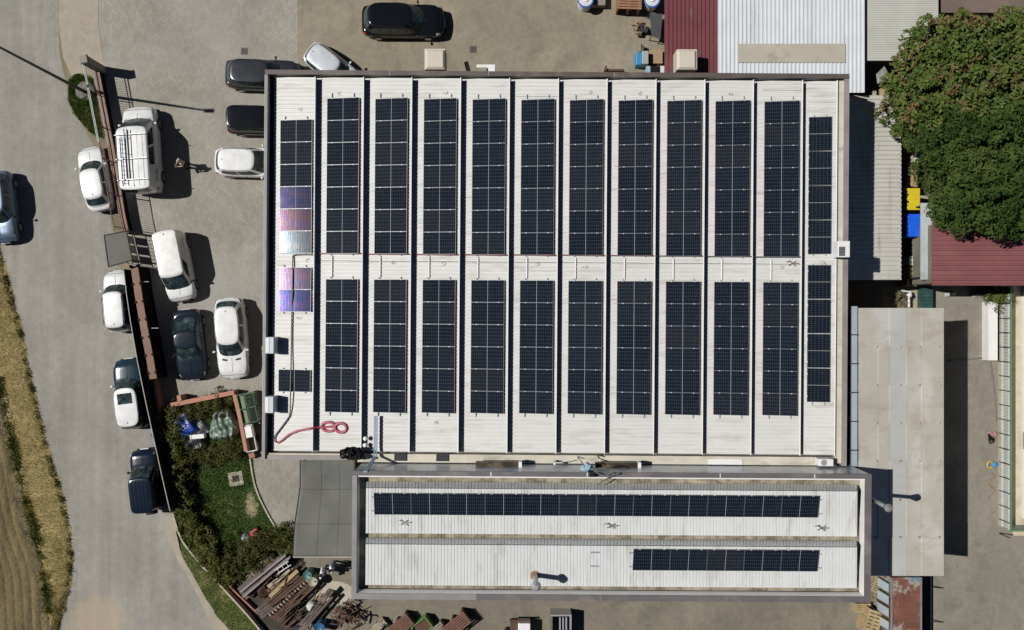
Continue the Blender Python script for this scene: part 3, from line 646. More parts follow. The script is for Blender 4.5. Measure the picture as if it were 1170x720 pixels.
for blk, y0, n in ((0, 139.0, 6), (1, 307.6, 2), (2, 424.5, 1)):
    for j in range(n):
        y = y0+25.42*(j+.5); loc_ = HP(337.2, y, bayz(0, 337.2, y)+.115); gl_ = GLINT.get((blk, j))
        where = '%s, %s of the leftmost bay' % (top_word(j, n), ('upper block', 'middle pair', '')[blk])
        if blk == 2: lab = 'single dark solar panel alone near the bottom of the leftmost roof bay'
        else: lab = ('%s glinting solar panel, ' % gl_[0] if gl_ else 'dark solar panel, ')+where
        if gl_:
            tl_, ny = mirror_tilt(loc_, -gl_[1]); o = panel(loc_, (math.asin(-ny), -tl_, -TH), lab, G1)  # panel tilted so the sun's reflection falls close to the camera
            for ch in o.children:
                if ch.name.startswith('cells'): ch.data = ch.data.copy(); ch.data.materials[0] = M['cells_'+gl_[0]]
        else: panel(loc_, (jit()*.5, -TILT+jit()*.5+R(.6), -TH), lab, G1)
for blk, y0 in (('upper', 131.0), ('lower', 300.3)):
    for j in range(4):
        y = y0+39.35*(j+.5); z = bayz(11, 936.2, y)+.115
        panel(HP(936.2, y, z), (-TILT*.8+jit(), jit(), R(90)-TH), 'upright dark solar panel, %s, %s half of the narrow rightmost bay' % (top_word(j, 4), blk), G1)
def left_word(j, n): return 'leftmost' if j == 0 else ('rightmost' if j == n-1 else ORD[j]+' from the left')
NT = math.atan2(.52, (611-559.5)/23.9)
for row, y, x0, n in (('long upper', 577.6, 427.0, 12), ('short lower', 639.5, 723.4, 5)):
    for j in range(n):
        x = x0+42.35*(j+.5)
        o = panel(NP(x, y, 10.34), (NT+jit(), jit(), -R(.38)), 'dark solar panel, %s in the %s row on the narrow building' % (left_word(j, n), row), G2)
        o.scale = (1.036, 1.0, 1.0)
for y, x0, x1 in ((577.6, 424, 939), (639.5, 719, 939)):
    for dy in (-8, 8):
        z = 10.27-dy/23.9*math.tan(NT); b = MB(); b.tube([NP(x0,y+dy,z), NP(x1,y+dy,z)], .025, 4); obj('mounting_rail', b, M['rail_alu'], nar)
# ------------------------------------------------------------------ vehicles
def glass_mat():
    m, t, bs = nodes('tinted_car_glass')
    n = noise(t, 2.6, 5, .65); c = ramp(t, n.outputs[0], [(.35, (.006,.010,.011)), (.55, (.035,.055,.057)), (.72, (.11,.145,.145))])  # paler mottling in the colour stands in for reflections on the glass
    t.links.new(c.outputs[0], bs.inputs['Base Color']); bs.inputs['Roughness'].default_value = .06; bs.inputs['IOR'].default_value = 1.5; return m
M['glass'] = glass_mat()
M['p_white'] = paint('white_car_paint', (.70,.70,.69), .3); M['p_white2'] = paint('warm_white_car_paint', (.68,.68,.655), .35)
M['p_black'] = paint('black_car_paint', (.006,.007,.010), .14, 0, 0); M['p_blueblack'] = paint('blue_black_car_paint', (.012,.018,.028), .16, 0, 0)
M['p_bluegrey'] = paint('light_blue_grey_car_paint', (.12,.17,.24), .25, .3, 0); M['p_darkblue'] = paint('dark_blue_car_paint', (.007,.014,.028), .16, 0, 0)
M['p_grey'] = paint('dark_grey_metallic_paint', (.05,.055,.065), .22, .5, 0); M['p_petrol'] = paint('petrol_blue_car_paint', (.016,.036,.055), .16, .1, 0)
M['p_silver'] = paint('silver_car_paint', (.62,.65,.69), .3, .3)
M['tyre'] = mat('tyre_rubber', (.018,.018,.018), .85, .2, 6); M['rim'] = mat('alloy_rim', (.42,.43,.45), .35, .1, 5, metal=.8)
M['lamp_clear'] = mat('clear_headlight', (.55,.58,.60), .12, .1, 5, coat=1); M['lamp_red'] = mat('red_tail_lamp', (.33,.018,.015), .2, .1, 5, coat=1)
M['trim'] = mat('black_plastic_trim', (.018,.018,.019), .7, .15, 5, spec=.2); M['plate'] = mat('number_plate', (.62,.62,.6), .5, .05, 5)
M['seat'] = mat('pale_seat_cloth', (.30,.28,.24), .9, .1, 5)
def car(name, label, gx, gy, ang, L, W, H, paint_, roof=None, hood=.27, cowl=None, belt=.93, zh=.86, rb=.03, rt=.14, wt=.44, squar=4.5, wr=.31, tum=.76,
        side=((50,88),(93,130)), rear_glass=True, cat='car', sunroof=None, group=None, vents=False, nose=.20, bars=False, mirror=None, zb=.22):
    """ang: picture direction of the nose in degrees (0 right, 90 down)"""
    r = thing(name, label, cat, P(gx, gy, 0), -R(ang), group)
    rnd = random.Random(int(gx*7+gy)); roof = roof or paint_
    xF, xRr = L/2, -L/2
    xc = xF-hood*L; xw = xF-wt*L             # base of the windscreen, front of the roof
    xrb = xRr+rb*L; xrt = xRr+rt*L           # base and top of the rear window
    def hw(t):
        a = abs(t); return W/2*(1-nose*max(0,(a-.55)/.45)**2.6-(.10 if a > .985 else 0))
    def zt(x):
        if x > xc: 
            k = (x-xc)/(xF-xc); return (zh+(belt-zh)*(1-k)**1.1)-.24*max(0,(k-.72)/.28)**2
        if x < xrb: 
            k = (xrb-x)/max(xrb-xRr, .01); return belt-.10*k**2
        return belt
    def B(u, v):
        t = -1+2*u; x = t*L/2; h = hw(t); z = zt(x); c = .035 if x > xc else .02
        prof = [(.84,zb),(.95,zb+.06),(.99,zb+.2),(1.0,zb+.36),(.985,(z+.55)/2+.04),(.965,z-.11),(.93,z-.04),(.86,z-.005),(.6,z+c*.7),(.3,z+c),(0,z+c*1.1)]
        s = v*20; k = min(int(s), 19); f = s-k
        def pt(i):
            if i <= 10: a, z_ = prof[i]; return (-a, z_)
            a, z_ = prof[20-i]; return (a, z_)
        a, b_ = pt(k), pt(k+1)
        y = (a[0]+(b_[0]-a[0])*f)*h; zz = a[1]+(b_[1]-a[1])*f
        bow = .07*W*(1-(y/(W/2))**2)
        return (x*(1-.02)+ (bow-.02 if t > .9 else (-bow*.5 if t < -.95 else 0))*max(0,(abs(t)-.9)/.1), y, zz)
    us = [0,.004,.015,.04,.08]+[.12+.04*i for i in range(20)]+[.92,.95,.97,.985,.996,1]
    mb = MB(); mb.grid(len(us), 41, lambda a, v: B(us[int(round(a*(len(us)-1)))], v))
    mb.f.append(tuple(range(41))); mb.f.append(tuple((len(us)-1)*41+k for k in range(40,-1,-1)))
    body = obj('body', mb, paint_, r, smooth=True, local=True)
    # glasshouse
    hb, ht = W/2*.925, W/2*tum
    def G(ph, t):
        t2 = min(t, 1); c, s_ = math.cos(ph), math.sin(ph); rr_ = (abs(c)**squar+abs(s_)**squar)**(-1/squar)
        fx = xc+.10*W*0+(xw-xc)*t2**.92; rx = xrb+(xrt-xrb)*t2**1.15; h = hb+(ht-hb)*t2**1.25
        z = (belt-.06)+(H-.045-belt+.06)*(1-(1-t2)**1.12)
        mx, a = (fx+rx)/2, (fx-rx)/2
        X = c*rr_; Y = s_*rr_
        x = mx+a*X; y = h*Y
        x += max(X,0)**2*.075*W*(1-Y*Y)*(1-.25*t2)-max(-X,0)**2*.045*W*(1-Y*Y)
        return Vector((x, y, z))
    N = 96
    lv = [0,.15,.3,.45,.6,.75,.88,.95,1.0]
    mb = MB(); mb.grid(N, len(lv), lambda u, v: tuple(G(2*math.pi*u, lv[int(round(v*(len(lv)-1)))])), True)
    obj('cabin_shell', mb, paint_, r, smooth=True, local=True)
    cx = Vector(((xw+xrt)/2, 0, 0))
    rs = [(1.0,0),(.985,.016),(.955,.026),(.85,.034),(.6,.041),(.3,.045),(.02,.046)]
    def RF(u, v):
        s_, dz = rs[int(round(v*6))]; p = G(2*math.pi*u, 1.0); return (cx.x+(p.x-cx.x)*s_, p.y*s_, p.z+dz)
    mb = MB(); mb.grid(N, 7, RF, True); rf = obj('roof', mb, roof, r, smooth=True, local=True)
    def patch(pname, p0, p1, t0, t1, m, off=.008, parent=r, nu=14, nv=6):
        def fn(u, v):
            ph = R(p0+(p1-p0)*u); t = t0+(t1-t0)*v; e = .01
            a = G(ph+e, t)-G(ph-e, t); b_ = G(ph, min(t+e,1))-G(ph, t-e); n_ = a.cross(b_).normalized(); p = G(ph, t)
            if n_.dot(Vector((p.x-cx.x, p.y, .2))) < 0: n_ = -n_
            return tuple(p+n_*off)
        mb = MB(); mb.grid(nu, nv, fn); return obj(pname, mb, m, parent, smooth=True, local=True)
    ws = patch('windscreen', -41.5, 41.5, .08, .95, M['glass'], nu=24)
    if rear_glass: patch('rear_window', 180-39, 180+39, .32, .92, M['glass'], nu=20)
    for sg in (1, -1):
        for a0, a1 in side: patch('side_window', sg*a0, sg*a1, .22, .88, M['glass'])
        pts = [tuple(G(R(sg*46), .02+.9*i/5)+Vector((0,0,.008))) for i in range(6)]
        # mirror
        mb = MB(); mb.ball((xc-.28*(1 if hood < .3 else .6), sg*(W/2+.07), belt+.05), .075, .10, .07, 10, 7)
        mb.tube([(xc-.26, sg*(W/2-.08), belt), (xc-.28, sg*(W/2+.04), belt+.04)], .03, 6)
        obj('wing_mirror', mb, mirror or (M['trim'] if paint_ in (M['p_white2'],) else paint_), r, smooth=True, local=True)
        # wheels
        for xw_ in (xF-.19*L, xRr+.185*L):
            mb = MB(); n = 22
            def wh(u, v):
                a = 2*math.pi*u; prof = [(.18,0.),(.90,.0),(1.0,.03),(1.0,.15),(.9,.19),(.3,.19)]
                q, d = prof[int(round(v*5))]; return (xw_+wr*q*math.cos(a), sg*(W/2+.006-d), wr+wr*q*math.sin(a))
            mb.grid(n, 6, wh, True); wl = obj('wheel', mb, M['tyre'], r, smooth=False, local=True)
            mb = MB()
            mb.add([(xw_+wr*.66*math.cos(2*math.pi*k/16), sg*(W/2+.010), wr+wr*.66*math.sin(2*math.pi*k/16)) for k in range(16)], [tuple(range(16))]); obj('rim', mb, M['rim'], wl, local=True)
            mb = MB()
            def arch(u, v): a = math.pi*(u*1.06-.03); q = wr*(1.0+.2*v); return (xw_+q*math.cos(a), sg*(W/2+.002-.0*v), wr+q*math.sin(a))
            mb.grid(14, 2, arch); obj('wheel_arch', mb, M['trim'], r, local=True)
    def bpatch(pname, u0, u1, v0, v1, m, off=.012):
        def fn(a, b_):
            p = Vector(B(u0+(u1-u0)*a, v0+(v1-v0)*b_)); c_ = Vector((p.x*.9, 0, .5)); return tuple(p+(p-c_).normalized()*off)
        mb = MB(); mb.grid(7, 5, fn); return obj(pname, mb, m, r, smooth=True, local=True)
    bpatch('headlight', .925, .978, .215, .34, M['lamp_clear']); bpatch('headlight', .925, .978, .785, .66, M['lamp_clear'])
    bpatch('tail_lamp', .004, .045, .21, .33, M['lamp_red']); bpatch('tail_lamp', .004, .045, .79, .67, M['lamp_red'])
    # shut lines of the bonnet
    for sg in (.30, .70): mb = MB(); mb.tube([tuple(Vector(B(u, sg))+Vector((0,0,.002))) for u in np.linspace(1-hood+.015, .955, 7)], .011, 4); obj('bonnet_seam', mb, M['trim'], r, local=True)
    mb = MB(); mb.tube([tuple(G(R(a), .03)+Vector((.03,0,.012))) for a in range(-42, 43, 7)], .022, 5); obj('wiper_cowl', mb, M['trim'], r, local=True)
    for sg in (1, -1):      # roof mouldings and wipers
        mb = MB(); pts = [G(R(sg*a), 1.0) for a in (50,60,75,90,105,120,130)]; mb.tube([(p.x*.985+cx.x*.015, p.y*.955, p.z+.024) for p in pts], .013, 4); obj('roof_moulding', mb, M['trim'], r, local=True)
        mb = MB(); a_, b_ = G(R(sg*8-8), .05), G(R(sg*26+4), .42); nn = Vector((.5,0,.8))*.02; mb.tube([tuple(a_+nn), tuple(b_+nn)], .010, 4); obj('wiper', mb, M['trim'], r, local=True)
        mb = MB(); mb.tube([tuple(Vector(B(1-hood-.30, .5+sg*.5+(-sg)*(.14+.02*k)))+Vector((0, sg*.006, 0))) for k in range(5)], .008, 4); obj('door_seam', mb, M['trim'], r, local=True)
    mb = MB(); mb.tube([tuple(Vector(B(u, .5))+Vector((0,0,.004))) for u in np.linspace(1-hood+.03, .93, 5)], .02, 6); obj('bonnet_crease', mb, paint_, r, smooth=True, local=True)
    mb = MB(); mb.tube([tuple(Vector(B(.968, v))+Vector((.004,0,.004))) for v in np.linspace(.27, .73, 13)], .010, 4); obj('bonnet_edge', mb, M['trim'], r, local=True)
    fx = B(1, .5)[0]; mb = MB(); mb.box(fx-.02, fx+.035, -.26, .26, .42, .53); obj('number_plate', mb, M['plate'], r, local=True)
    mb = MB(); mb.box(fx-.05, fx+.03, -W*.3, W*.3, .28, .40); obj('front_grille', mb, M['trim'], r, local=True)
    rx = B(0, .5)[0]; mb = MB(); mb.box(rx-.03, rx+.02, -.26, .26, .6, .71); obj('number_plate', mb, M['plate'], r, local=True)
    mb = MB(); mb.tube([(xrt+.18, 0, H-.01), (xrt+.08, 0, H+.05)], [.02,.008], 6); obj('roof_aerial', mb, M['trim'], r, local=True)
    if sunroof:
        mb = MB(); x0, x1 = sunroof
        def sf(u, v):
            x_ = xrt+(xw-xrt)*(x0+(x1-x0)*u); y_ = ht*(-.62+1.24*v); s2 = max(abs(x_-cx.x)/((xw-xrt)/2), abs(y_)/ht); return (x_, y_, H-.045+.012+float(np.interp(s2, [0,.3,.6,.85,.955,1], [.046,.045,.041,.034,.028,.026])))
        mb.grid(8, 8, sf); obj('sunroof', mb, M['glass'], r, smooth=True, local=True)
    if vents:
        for sg in (-1, 1):
            mb = MB(); p = Vector(B(1-hood+.055, .5)); mb.obox(p.x, sg*.40, p.z-.05, p.z+.012, .10, .30, sg*.2); obj('bonnet_vent', mb, M['trim'], r, local=True)
    if bars:
        for sg in (-1, 1):
            mb = MB(); mb.tube([(xw-.15, sg*ht*.93, H-.02), (xw-.22, sg*ht*.93, H+.045), (xrt+.15, sg*ht*.93, H+.045), (xrt+.08, sg*ht*.93, H-.02)], .018, 6); obj('roof_rail', mb, M['trim'], r, local=True)
    return r, dict(xw=xw, xrt=xrt, ht=ht, xc=xc, B=B, G=G, H=H)
HATCH = dict(hood=.26, wt=.40, rb=.03, rt=.13)
car('parked_car', 'light blue grey hatchback on the road at the left edge of the picture', 8, 238, 84, 4.15, 1.76, 1.47, M['p_bluegrey'], mirror=M['trim'], **HATCH)
car('parked_car', 'white hatchback parked on the road outside the railing, nose toward the lamp post', 116, 207, -101, 3.75, 1.64, 1.47, M['p_white'], hood=.23, wt=.40, rb=.05, rt=.19, nose=.26)
car('parked_car', 'small boxy white car with roof rails parked outside the brown coping wall', 142, 345, -95, 3.55, 1.60, 1.54, M['p_white'], hood=.23, wt=.37, rb=.02, rt=.09, bars=True, squar=6)
car('parked_car', 'dark petrol blue car with white roof and sunroof parked by the fence', 156, 449, -97, 4.08, 1.76, 1.60, M['p_petrol'], roof=M['p_white'], hood=.29, wt=.42, rb=.015, rt=.07, sunroof=(.60,.90), mirror=M['white'], tum=.78)
jeep, jp = car('parked_car', 'dark blue boxy off-roader with spare wheel at the rear, parked on the road', 173, 546, -96.5, 3.55, 1.60, 1.70, M['p_darkblue'], hood=.26, wt=.44, rb=.01, rt=.025, squar=8, tum=.82, nose=.14, wr=.34)
b = MB(); b.tube([(-1.76,-.18,.85),(-1.98,-.18,.85)], .33, 20); obj('spare_wheel', b, M['tyre'], jeep, local=True)
b = MB()
for y in (-.45,-.22,0,.22,.45): b.tube([(-1.55,y,1.703),(.08,y,1.703)], .018, 4)
obj('roof_rib', b, M['p_darkblue'], jeep, local=True)
car('parked_van', 'plain white small panel van parked alone in the paved yard', 207, 305, 79, 4.08, 1.72, 1.74, M['p_white2'], hood=.17, wt=.36, rb=.0, rt=.02, squar=10, belt=.98, zh=.90, tum=.84, side=((50,74),), rear_glass=False, cat='van')
car('parked_car', 'dark blue black coupe with red tail lamps beside the long white hatchback', 222, 393, 83.5, 4.1, 1.75, 1.42, M['p_blueblack'], hood=.30, wt=.47, rb=.06, rt=.33, nose=.24)
car('parked_car', 'long white hatchback with two black bonnet vents beside the dark coupe', 269, 386, 86, 4.68, 1.84, 1.46, M['p_white'], hood=.28, wt=.45, rb=.02, rt=.13, vents=True, nose=.22)
car('parked_car', 'big black estate car alone in the brown yard above the hall', 462, 28.5, 0.3, 4.78, 1.92, 1.68, M['p_black'], hood=.25, wt=.40, rb=.03, rt=.12, nose=.18)
car('parked_car', 'dark grey metallic hatchback with its nose under the hall roof corner', 305, 89.5, 2, 4.4, 1.80, 1.50, M['p_grey'], hood=.26, wt=.42, rb=.03, rt=.12)
car('parked_car', 'black boxy car, nose hidden by the hall roof, between grey and white cars', 304, 140.6, 1, 4.1, 1.72, 1.62, M['p_black'], hood=.27, wt=.42, rb=.02, rt=.06, squar=7, nose=.1)
car('parked_car', 'white hatchback with its windscreen half under the edge of the hall roof', 292, 188, 1.5, 4.3, 1.76, 1.48, M['p_white'], hood=.27, wt=.45, rb=.03, rt=.11)
car('parked_car', 'silver white hatchback parked askew against the upper edge of the hall', 384, 83, 38, 3.7, 1.64, 1.48, M['p_silver'], hood=.25, wt=.42, rb=.03, rt=.11)
# the larger van with ladders
van, vp = car('parked_van', 'large white van with ladders on its roof bars beside the railing wall', 169, 175, -94, 5.05, 1.98, 2.16, M['p_white'], hood=.155, wt=.30, rb=.0, rt=.02, squar=12, belt=1.12, zh=1.02, tum=.90, side=((50,70),(74,104)), cat='van', wr=.34, nose=.14)
for x in (-1.95,-.75,.65):
    b = MB(); b.tube([(x,-.92,2.16),(x,-.90,2.27),(x,.90,2.27),(x,.92,2.16)], .024, 6); obj('roof_bar', b, M['alu'], van, local=True)
for y in (-.62,-.31,0,.31,.62): b = MB(); b.tube([(-2.3,y,2.158),(.75,y,2.158)], .014, 4); obj('roof_rib', b, M['p_white'], van, local=True)
bl = MB()
for k, (dx, h) in enumerate(((.0,.22),(.11,.12),(.24,.20),(.36,.12))): bl.add([(-1.9+dx*1.6, -.985, 1.05+.0), (-1.9+dx*1.6+.12, -.985, 1.05), (-1.9+dx*1.6+.12, -.985, 1.05+h), (-1.9+dx*1.6, -.985, 1.05+h)], [(0,1,2,3)])
obj('side_lettering', bl, mat('blue_vinyl', (.16,.28,.45), .4, .05), van, local=True)
def ladder(label, p0, p1, wdt, m, n=12, name='ladder'):
    """straight ladder between two world points"""
    p0, p1 = Vector(p0), Vector(p1); d = (p1-p0).normalized(); sd_ = d.cross(Vector((0,0,1))).normalized()*wdt/2
    mid = (p0+p1)/2; t = thing(name, label, 'ladder', (mid.x, mid.y, min(p0.z,p1.z)-.03))
    for s_ in (-1, 1):
        b = MB(); b.tube([p0+sd_*s_, p1+sd_*s_], .03, 4); obj('side_rail', b, m, t)
    for k in range(n):
        q = p0.lerp(p1, (k+.5)/n); b = MB(); b.tube([q-sd_, q+sd_], .016, 5); obj('rung', b, m, t)
    return t
def vw(x, y, z):
    a = -R(-94); c, s_ = math.cos(a), math.sin(a); o = P(169,175,0); return (o[0]+x*c-y*s_, o[1]+x*s_+y*c, z)
M['ladder'] = mat('ladder_aluminium', (.36,.38,.41), .4, .1, 5, metal=.3)
ladder('aluminium ladder lying along the left side of the van roof', vw(-2.25,.62,2.33), vw(.5,.62,2.33), .34, M['ladder'], 11)
ladder('pair of long dark poles tied on the van roof beside the ladder', vw(-1.9,.22,2.33), vw(.95,.22,2.33), .16, mat('dark_pole', (.10,.12,.16), .5, .1), 3, 'roof_ladder')

# ------------------------------------------------------------------ people
M['skin'] = mat('skin', (.45,.27,.19), .6, .05, 5); M['hair'] = mat('dark_hair', (.02,.015,.012), .7, .2, 8)
def skin_obj(name, verts, edges, radii, m, parent, sub=1, root=0):
    me = bpy.data.meshes.new(name); me.from_pydata(verts, edges, []); me.materials.append(m)
    o = bpy.data.objects.new(name, me); COL.objects.link(o); o.parent = parent
    o.modifiers.new('skin', 'SKIN')
    if not me.skin_vertices: me.attributes.new
    for i, r_ in enumerate(radii):
        rr = (r_, r_) if isinstance(r_, float) else r_
        me.skin_vertices[0].data[i].radius = rr; me.skin_vertices[0].data[i].use_root = (i == root)
    s_ = o.modifiers.new('smooth', 'SUBSURF'); s_.levels = sub; s_.render_levels = sub
    for m_ in o.modifiers:
        if m_.type == 'SKIN': m_.use_smooth_shade = True
    return o
def person(label, gx, gy, face, shirt, trousers, hair, arms='down', H=1.72, cap=None, z0=0.0, group=None):
    k = H/1.72; r = thing('person', label, 'person', P(gx, gy, z0)[:2]+(z0,), -R(face), group)
    J = {}; V = []; E = []; Rr = []
    def j(n, p, rad, par=None):
        J[n] = len(V); V.append(tuple(c*k for c in p)); Rr.append(rad if isinstance(rad, float) else rad)
        if par: E.append((J[par], J[n]))
    j('pel', (0,0,.94), (.15,.11)); j('waist', (0,0,1.08), (.135,.10), 'pel'); j('chest', (.01,0,1.27), (.155,.11), 'waist'); j('neckb', (0,0,1.42), .07, 'chest'); j('neck', (.01,0,1.49), .055, 'neckb')
    j('head', (.03,0,1.58), .082, 'neck'); j('crown', (.02,0,1.665), .075, 'head')
    for s_, n in ((1,'l'),(-1,'r')):
        st = .06*s_
        j('hip'+n, (0,.09*s_,.90), .09, 'pel'); j('knee'+n, (.02+st*.4,.10*s_,.49), .058, 'hip'+n); j('ank'+n, (-.01+st*.5,.105*s_,.09), .040, 'knee'+n); j('toe'+n, (.15+st*.5,.12*s_,.035), .036, 'ank'+n)
        j('sh'+n, (0,.18*s_,1.385), .065, 'chest')
        if arms == 'hold': pts = ((.03,.235*s_,1.12), (.27,.13*s_,1.10)); fd = Vector((.8,-.6*s_,0))
        elif arms == 'hips': pts = ((-.05,.34*s_,1.15), (.06,.20*s_,1.0)); fd = Vector((.5,-.6*s_,-.5))
        else: pts = ((-.01,.23*s_,1.10), (.05,.24*s_,.84)); fd = Vector((.15,0,-1))
        j('el'+n, pts[0], .046, 'sh'+n); j('wr'+n, pts[1], .031, 'el'+n); fd.normalize()
        w_ = Vector(pts[1]); ac = fd.cross(Vector((0,1,0)) if abs(fd.y) < .5 else Vector((0,0,1))).normalized()
        j('palm'+n, tuple(w_+fd*.06), .034, 'wr'+n)
        for q, ln in enumerate((.07,.08,.076,.06)):
            o_ = ac*(q-1.5)*.021; a = w_+fd*.10+o_; j('f%d'%q+n, tuple(a), .010, 'palm'+n); j('g%d'%q+n, tuple(a+fd*ln*.9+Vector((0,-.012*s_,-.015))), .008, 'f%d'%q+n)
        a = w_+fd*.05+ac*-.045; j('t'+n, tuple(a), .011, 'palm'+n); j('u'+n, tuple(a+fd*.05-ac*.012), .009, 't'+n)
    skin_obj('body', V, E, Rr, M['skin'], r)
    def sub(name, names, edges, rad, m):
        ix = {n: i for i, n in enumerate(names)}; skin_obj(name, [V[J[n]] for n in names], [(ix[a], ix[b_]) for a, b_ in edges], rad, m, r)
    sub('shirt', ['waist','chest','neckb','pel','shl','ell','shr','elr'], [('waist','chest'),('chest','neckb'),('waist','pel'),('chest','shl'),('shl','ell'),('chest','shr'),('shr','elr')], [(.155,.125),(.18,.135),.085,(.165,.13),.08,.062,.08,.062], shirt)
    sub('trousers', ['pel','hipl','kneel','ankl','hipr','kneer','ankr'], [('pel','hipl'),('hipl','kneel'),('kneel','ankl'),('pel','hipr'),('hipr','kneer'),('kneer','ankr')], [(.155,.12),.105,.075,.058,.105,.075,.058], trousers)
    for n in 'lr':
        a, t_ = Vector(V[J['ank'+n]]), Vector(V[J['toe'+n]]); b = MB(); b.tube([a+Vector((-.07,0,-.05)), a+Vector((0,0,-.02)), t_+Vector((.03,0,.005))], [.045,.055,.042], 8); obj('shoe', b, M['black'], r, smooth=True, local=True)
    hc = Vector(V[J['crown']])
    b = MB(); b.grid(16, 7, lambda u, v: (hc.x-.012+.108*math.cos(2*math.pi*u)*math.cos(v*1.45), hc.y+.092*math.sin(2*math.pi*u)*math.cos(v*1.45), hc.z-.035+.105*math.sin(v*1.57)), True); obj('hair', b, hair, r, smooth=True, local=True)
    hd = Vector(V[J['head']]); b = MB()
    b.add([(hd.x+.075,hd.y-.014,hd.z+.0),(hd.x+.075,hd.y+.014,hd.z),(hd.x+.108,hd.y,hd.z-.012),(hd.x+.078,hd.y,hd.z+.045)], [(0,1,2),(0,2,3),(1,3,2),(0,3,1)]); obj('nose', b, M['skin'], r, local=True)
    for s_ in (-1, 1):
        b = MB(); b.ball((hd.x+.072, hd.y+.032*s_, hd.z+.035), .011, .014, .009, 8, 5); obj('eye', b, M['black'], r, local=True)
        b = MB(); b.ball((hd.x-.005, hd.y+.085*s_, hd.z+.015), .024, .012, .034, 8, 5); obj('ear', b, M['skin'], r, smooth=True, local=True)
    b = MB(); b.obox(hd.x+.078, hd.y, hd.z-.045, hd.z-.036, .02, .05); obj('mouth', b, M['lamp_red'], r, local=True)
    return r
M['c_grey'] = mat('pale_grey_cloth', (.42,.40,.37), .9, .12, 6); M['c_white'] = mat('white_cloth', (.70,.71,.75), .9, .08, 6); M['c_blue'] = mat('blue_denim', (.08,.12,.24), .9, .15, 6)
M['c_dark'] = mat('dark_cloth', (.03,.03,.035), .9, .15, 6); M['hair_grey'] = mat('grey_hair', (.40,.37,.33), .8, .15, 8)
person('person in pale clothes standing in the yard beside the ladder van, holding a controller', 216, 189.5, 150, M['c_grey'], M['c_dark'], M['hair_grey'], 'hold')
b = MB(); c0 = P(216,189.5,0); b.obox(c0[0]-.34, c0[1]-.20, 1.08, 1.13, .16, .26, R(-150)); tag(obj('remote_controller', b, M['dark'], bevel=.01), 'small dark remote controller held by the pale clothed person', 'controller')
person('person in white shirt nearer the drums, standing by the pipe stacks', 373, 648, 10, M['c_white'], M['c_blue'], M['hair'], 'hips')
person('person in white shirt nearer the narrow building, facing the pipe stacks', 384, 643, 170, M['c_white'], M['c_blue'], M['hair'], 'down')
# ------------------------------------------------------------------ boundary walls, railing, gate
M['terracotta'] = mat('terracotta_plaster', (.33,.165,.115), .85, .15, 1.2, fine=14, dirt=(.22,.14,.10), dscale=1.2)
M['coral'] = mat('coral_painted_wall', (.42,.20,.145), .85, .1, 1.2, dirt=(.30,.17,.125), dscale=1.4, dlo=.55, dhi=.75)
M['coping'] = mat('brown_coping_tile', (.24,.14,.10), .8, .15, 1.4, fine=18, dirt=(.16,.095,.07), dscale=1.0)
M['green_rail'] = mat('grey_green_painted_steel', (.33,.39,.36), .45, .12, 3, dirt=(.16,.19,.15), dscale=2)
M['rust_rail'] = mat('rusty_painted_steel', (.16,.085,.06), .7, .2, 4)
M['mesh_panel'] = mat('dark_screen_panel', (.012,.013,.012), .9, .3, 2, spec=.05)
M['conc'] = mat('weathered_concrete', (.26,.235,.19), .9, .2, 1.5, fine=14, bmp=.4, dirt=(.12,.115,.07), dscale=1.1)
M['pale_conc'] = mat('pale_concrete', (.42,.38,.30), .9, .15, 1.5, fine=14)
def tl(px, py, z): return P(px, py, z)
def wallpath(mb, line, wd, z0, z1):
    """wall of given width along world xy points, one continuous body"""
    p = [Vector((q[0], q[1], 0)) for q in line]; L_ = []; R_ = []
    for i in range(len(p)):
        d = (p[min(i+1,len(p)-1)]-p[max(i-1,0)]).normalized(); n = Vector((-d.y, d.x, 0))*wd/2
        L_.append(p[i]+n); R_.append(p[i]-n)
    v = []
    for i in range(len(p)):
        v += [(L_[i].x,L_[i].y,z0),(R_[i].x,R_[i].y,z0),(R_[i].x,R_[i].y,z1),(L_[i].x,L_[i].y,z1)]
    f = []
    for i in range(len(p)-1):
        a, b_ = 4*i, 4*i+4
        f += [(a+k, a+(k+1)%4, b_+(k+1)%4, b_+k) for k in range(4)]
    f += [(3,2,1,0), tuple(4*(len(p)-1)+k for k in range(4))]
    return mb.add(v, f)
def along(line, step):
    out = []; acc = 0.0
    for a, b_ in zip(line[:-1], line[1:]):
        a, b_ = Vector(a), Vector(b_); L_ = (b_-a).length; d = (b_-a)/L_; t = -acc if acc else 0
        t = (step-acc) if acc else 0.0
        while t <= L_: out.append((a+d*t, d)); t += step
        acc = (L_-(t-step)) % step
    return out
W1 = [P(108,72,.67), P(113,98,.67), P(126.5,168,.67), P(139.5,246,.67), P(144,266,.67)]
M['wall_shade'] = mat('shade_dark_plaster', (.014,.011,.010), .9, .25, 1.5, spec=.05)  # near-black colour: the shade on the wall faces is put into the plaster
b = MB(); wallpath(b, W1, .26, 0, .60); w1 = obj('boundary_wall', b, M['wall_shade'])
tag(w1, 'terracotta boundary wall with a steel railing on top, along the road', 'wall')
M['cop_pink'] = mat('weathered_pink_coping', (.33,.215,.17), .85, .15, 1.2, fine=14, dirt=(.22,.15,.12), dscale=1.2)
for s_ in (-.115, .115):
    b = MB(); wallpath(b, [(q[0]+s_, q[1], 0) for q in W1], .15, .605, .67+.001*(s_ > 0)); obj('coping', b, M['cop_pink'], w1)
rl = thing('railing', 'tall steel railing with vertical bars on the terracotta wall', 'railing', W1[2])
line1 = [Vector((q[0], q[1], 0)) for q in W1]
bars = along(line1, .135)
def railtube(z, m, i0, i1, r_=.03, dx=0):
    b = MB(); b.tube([(q.x+dx, q.y, z) for q in line1[i0:i1]], r_, 6); obj('rail', b, m, rl)
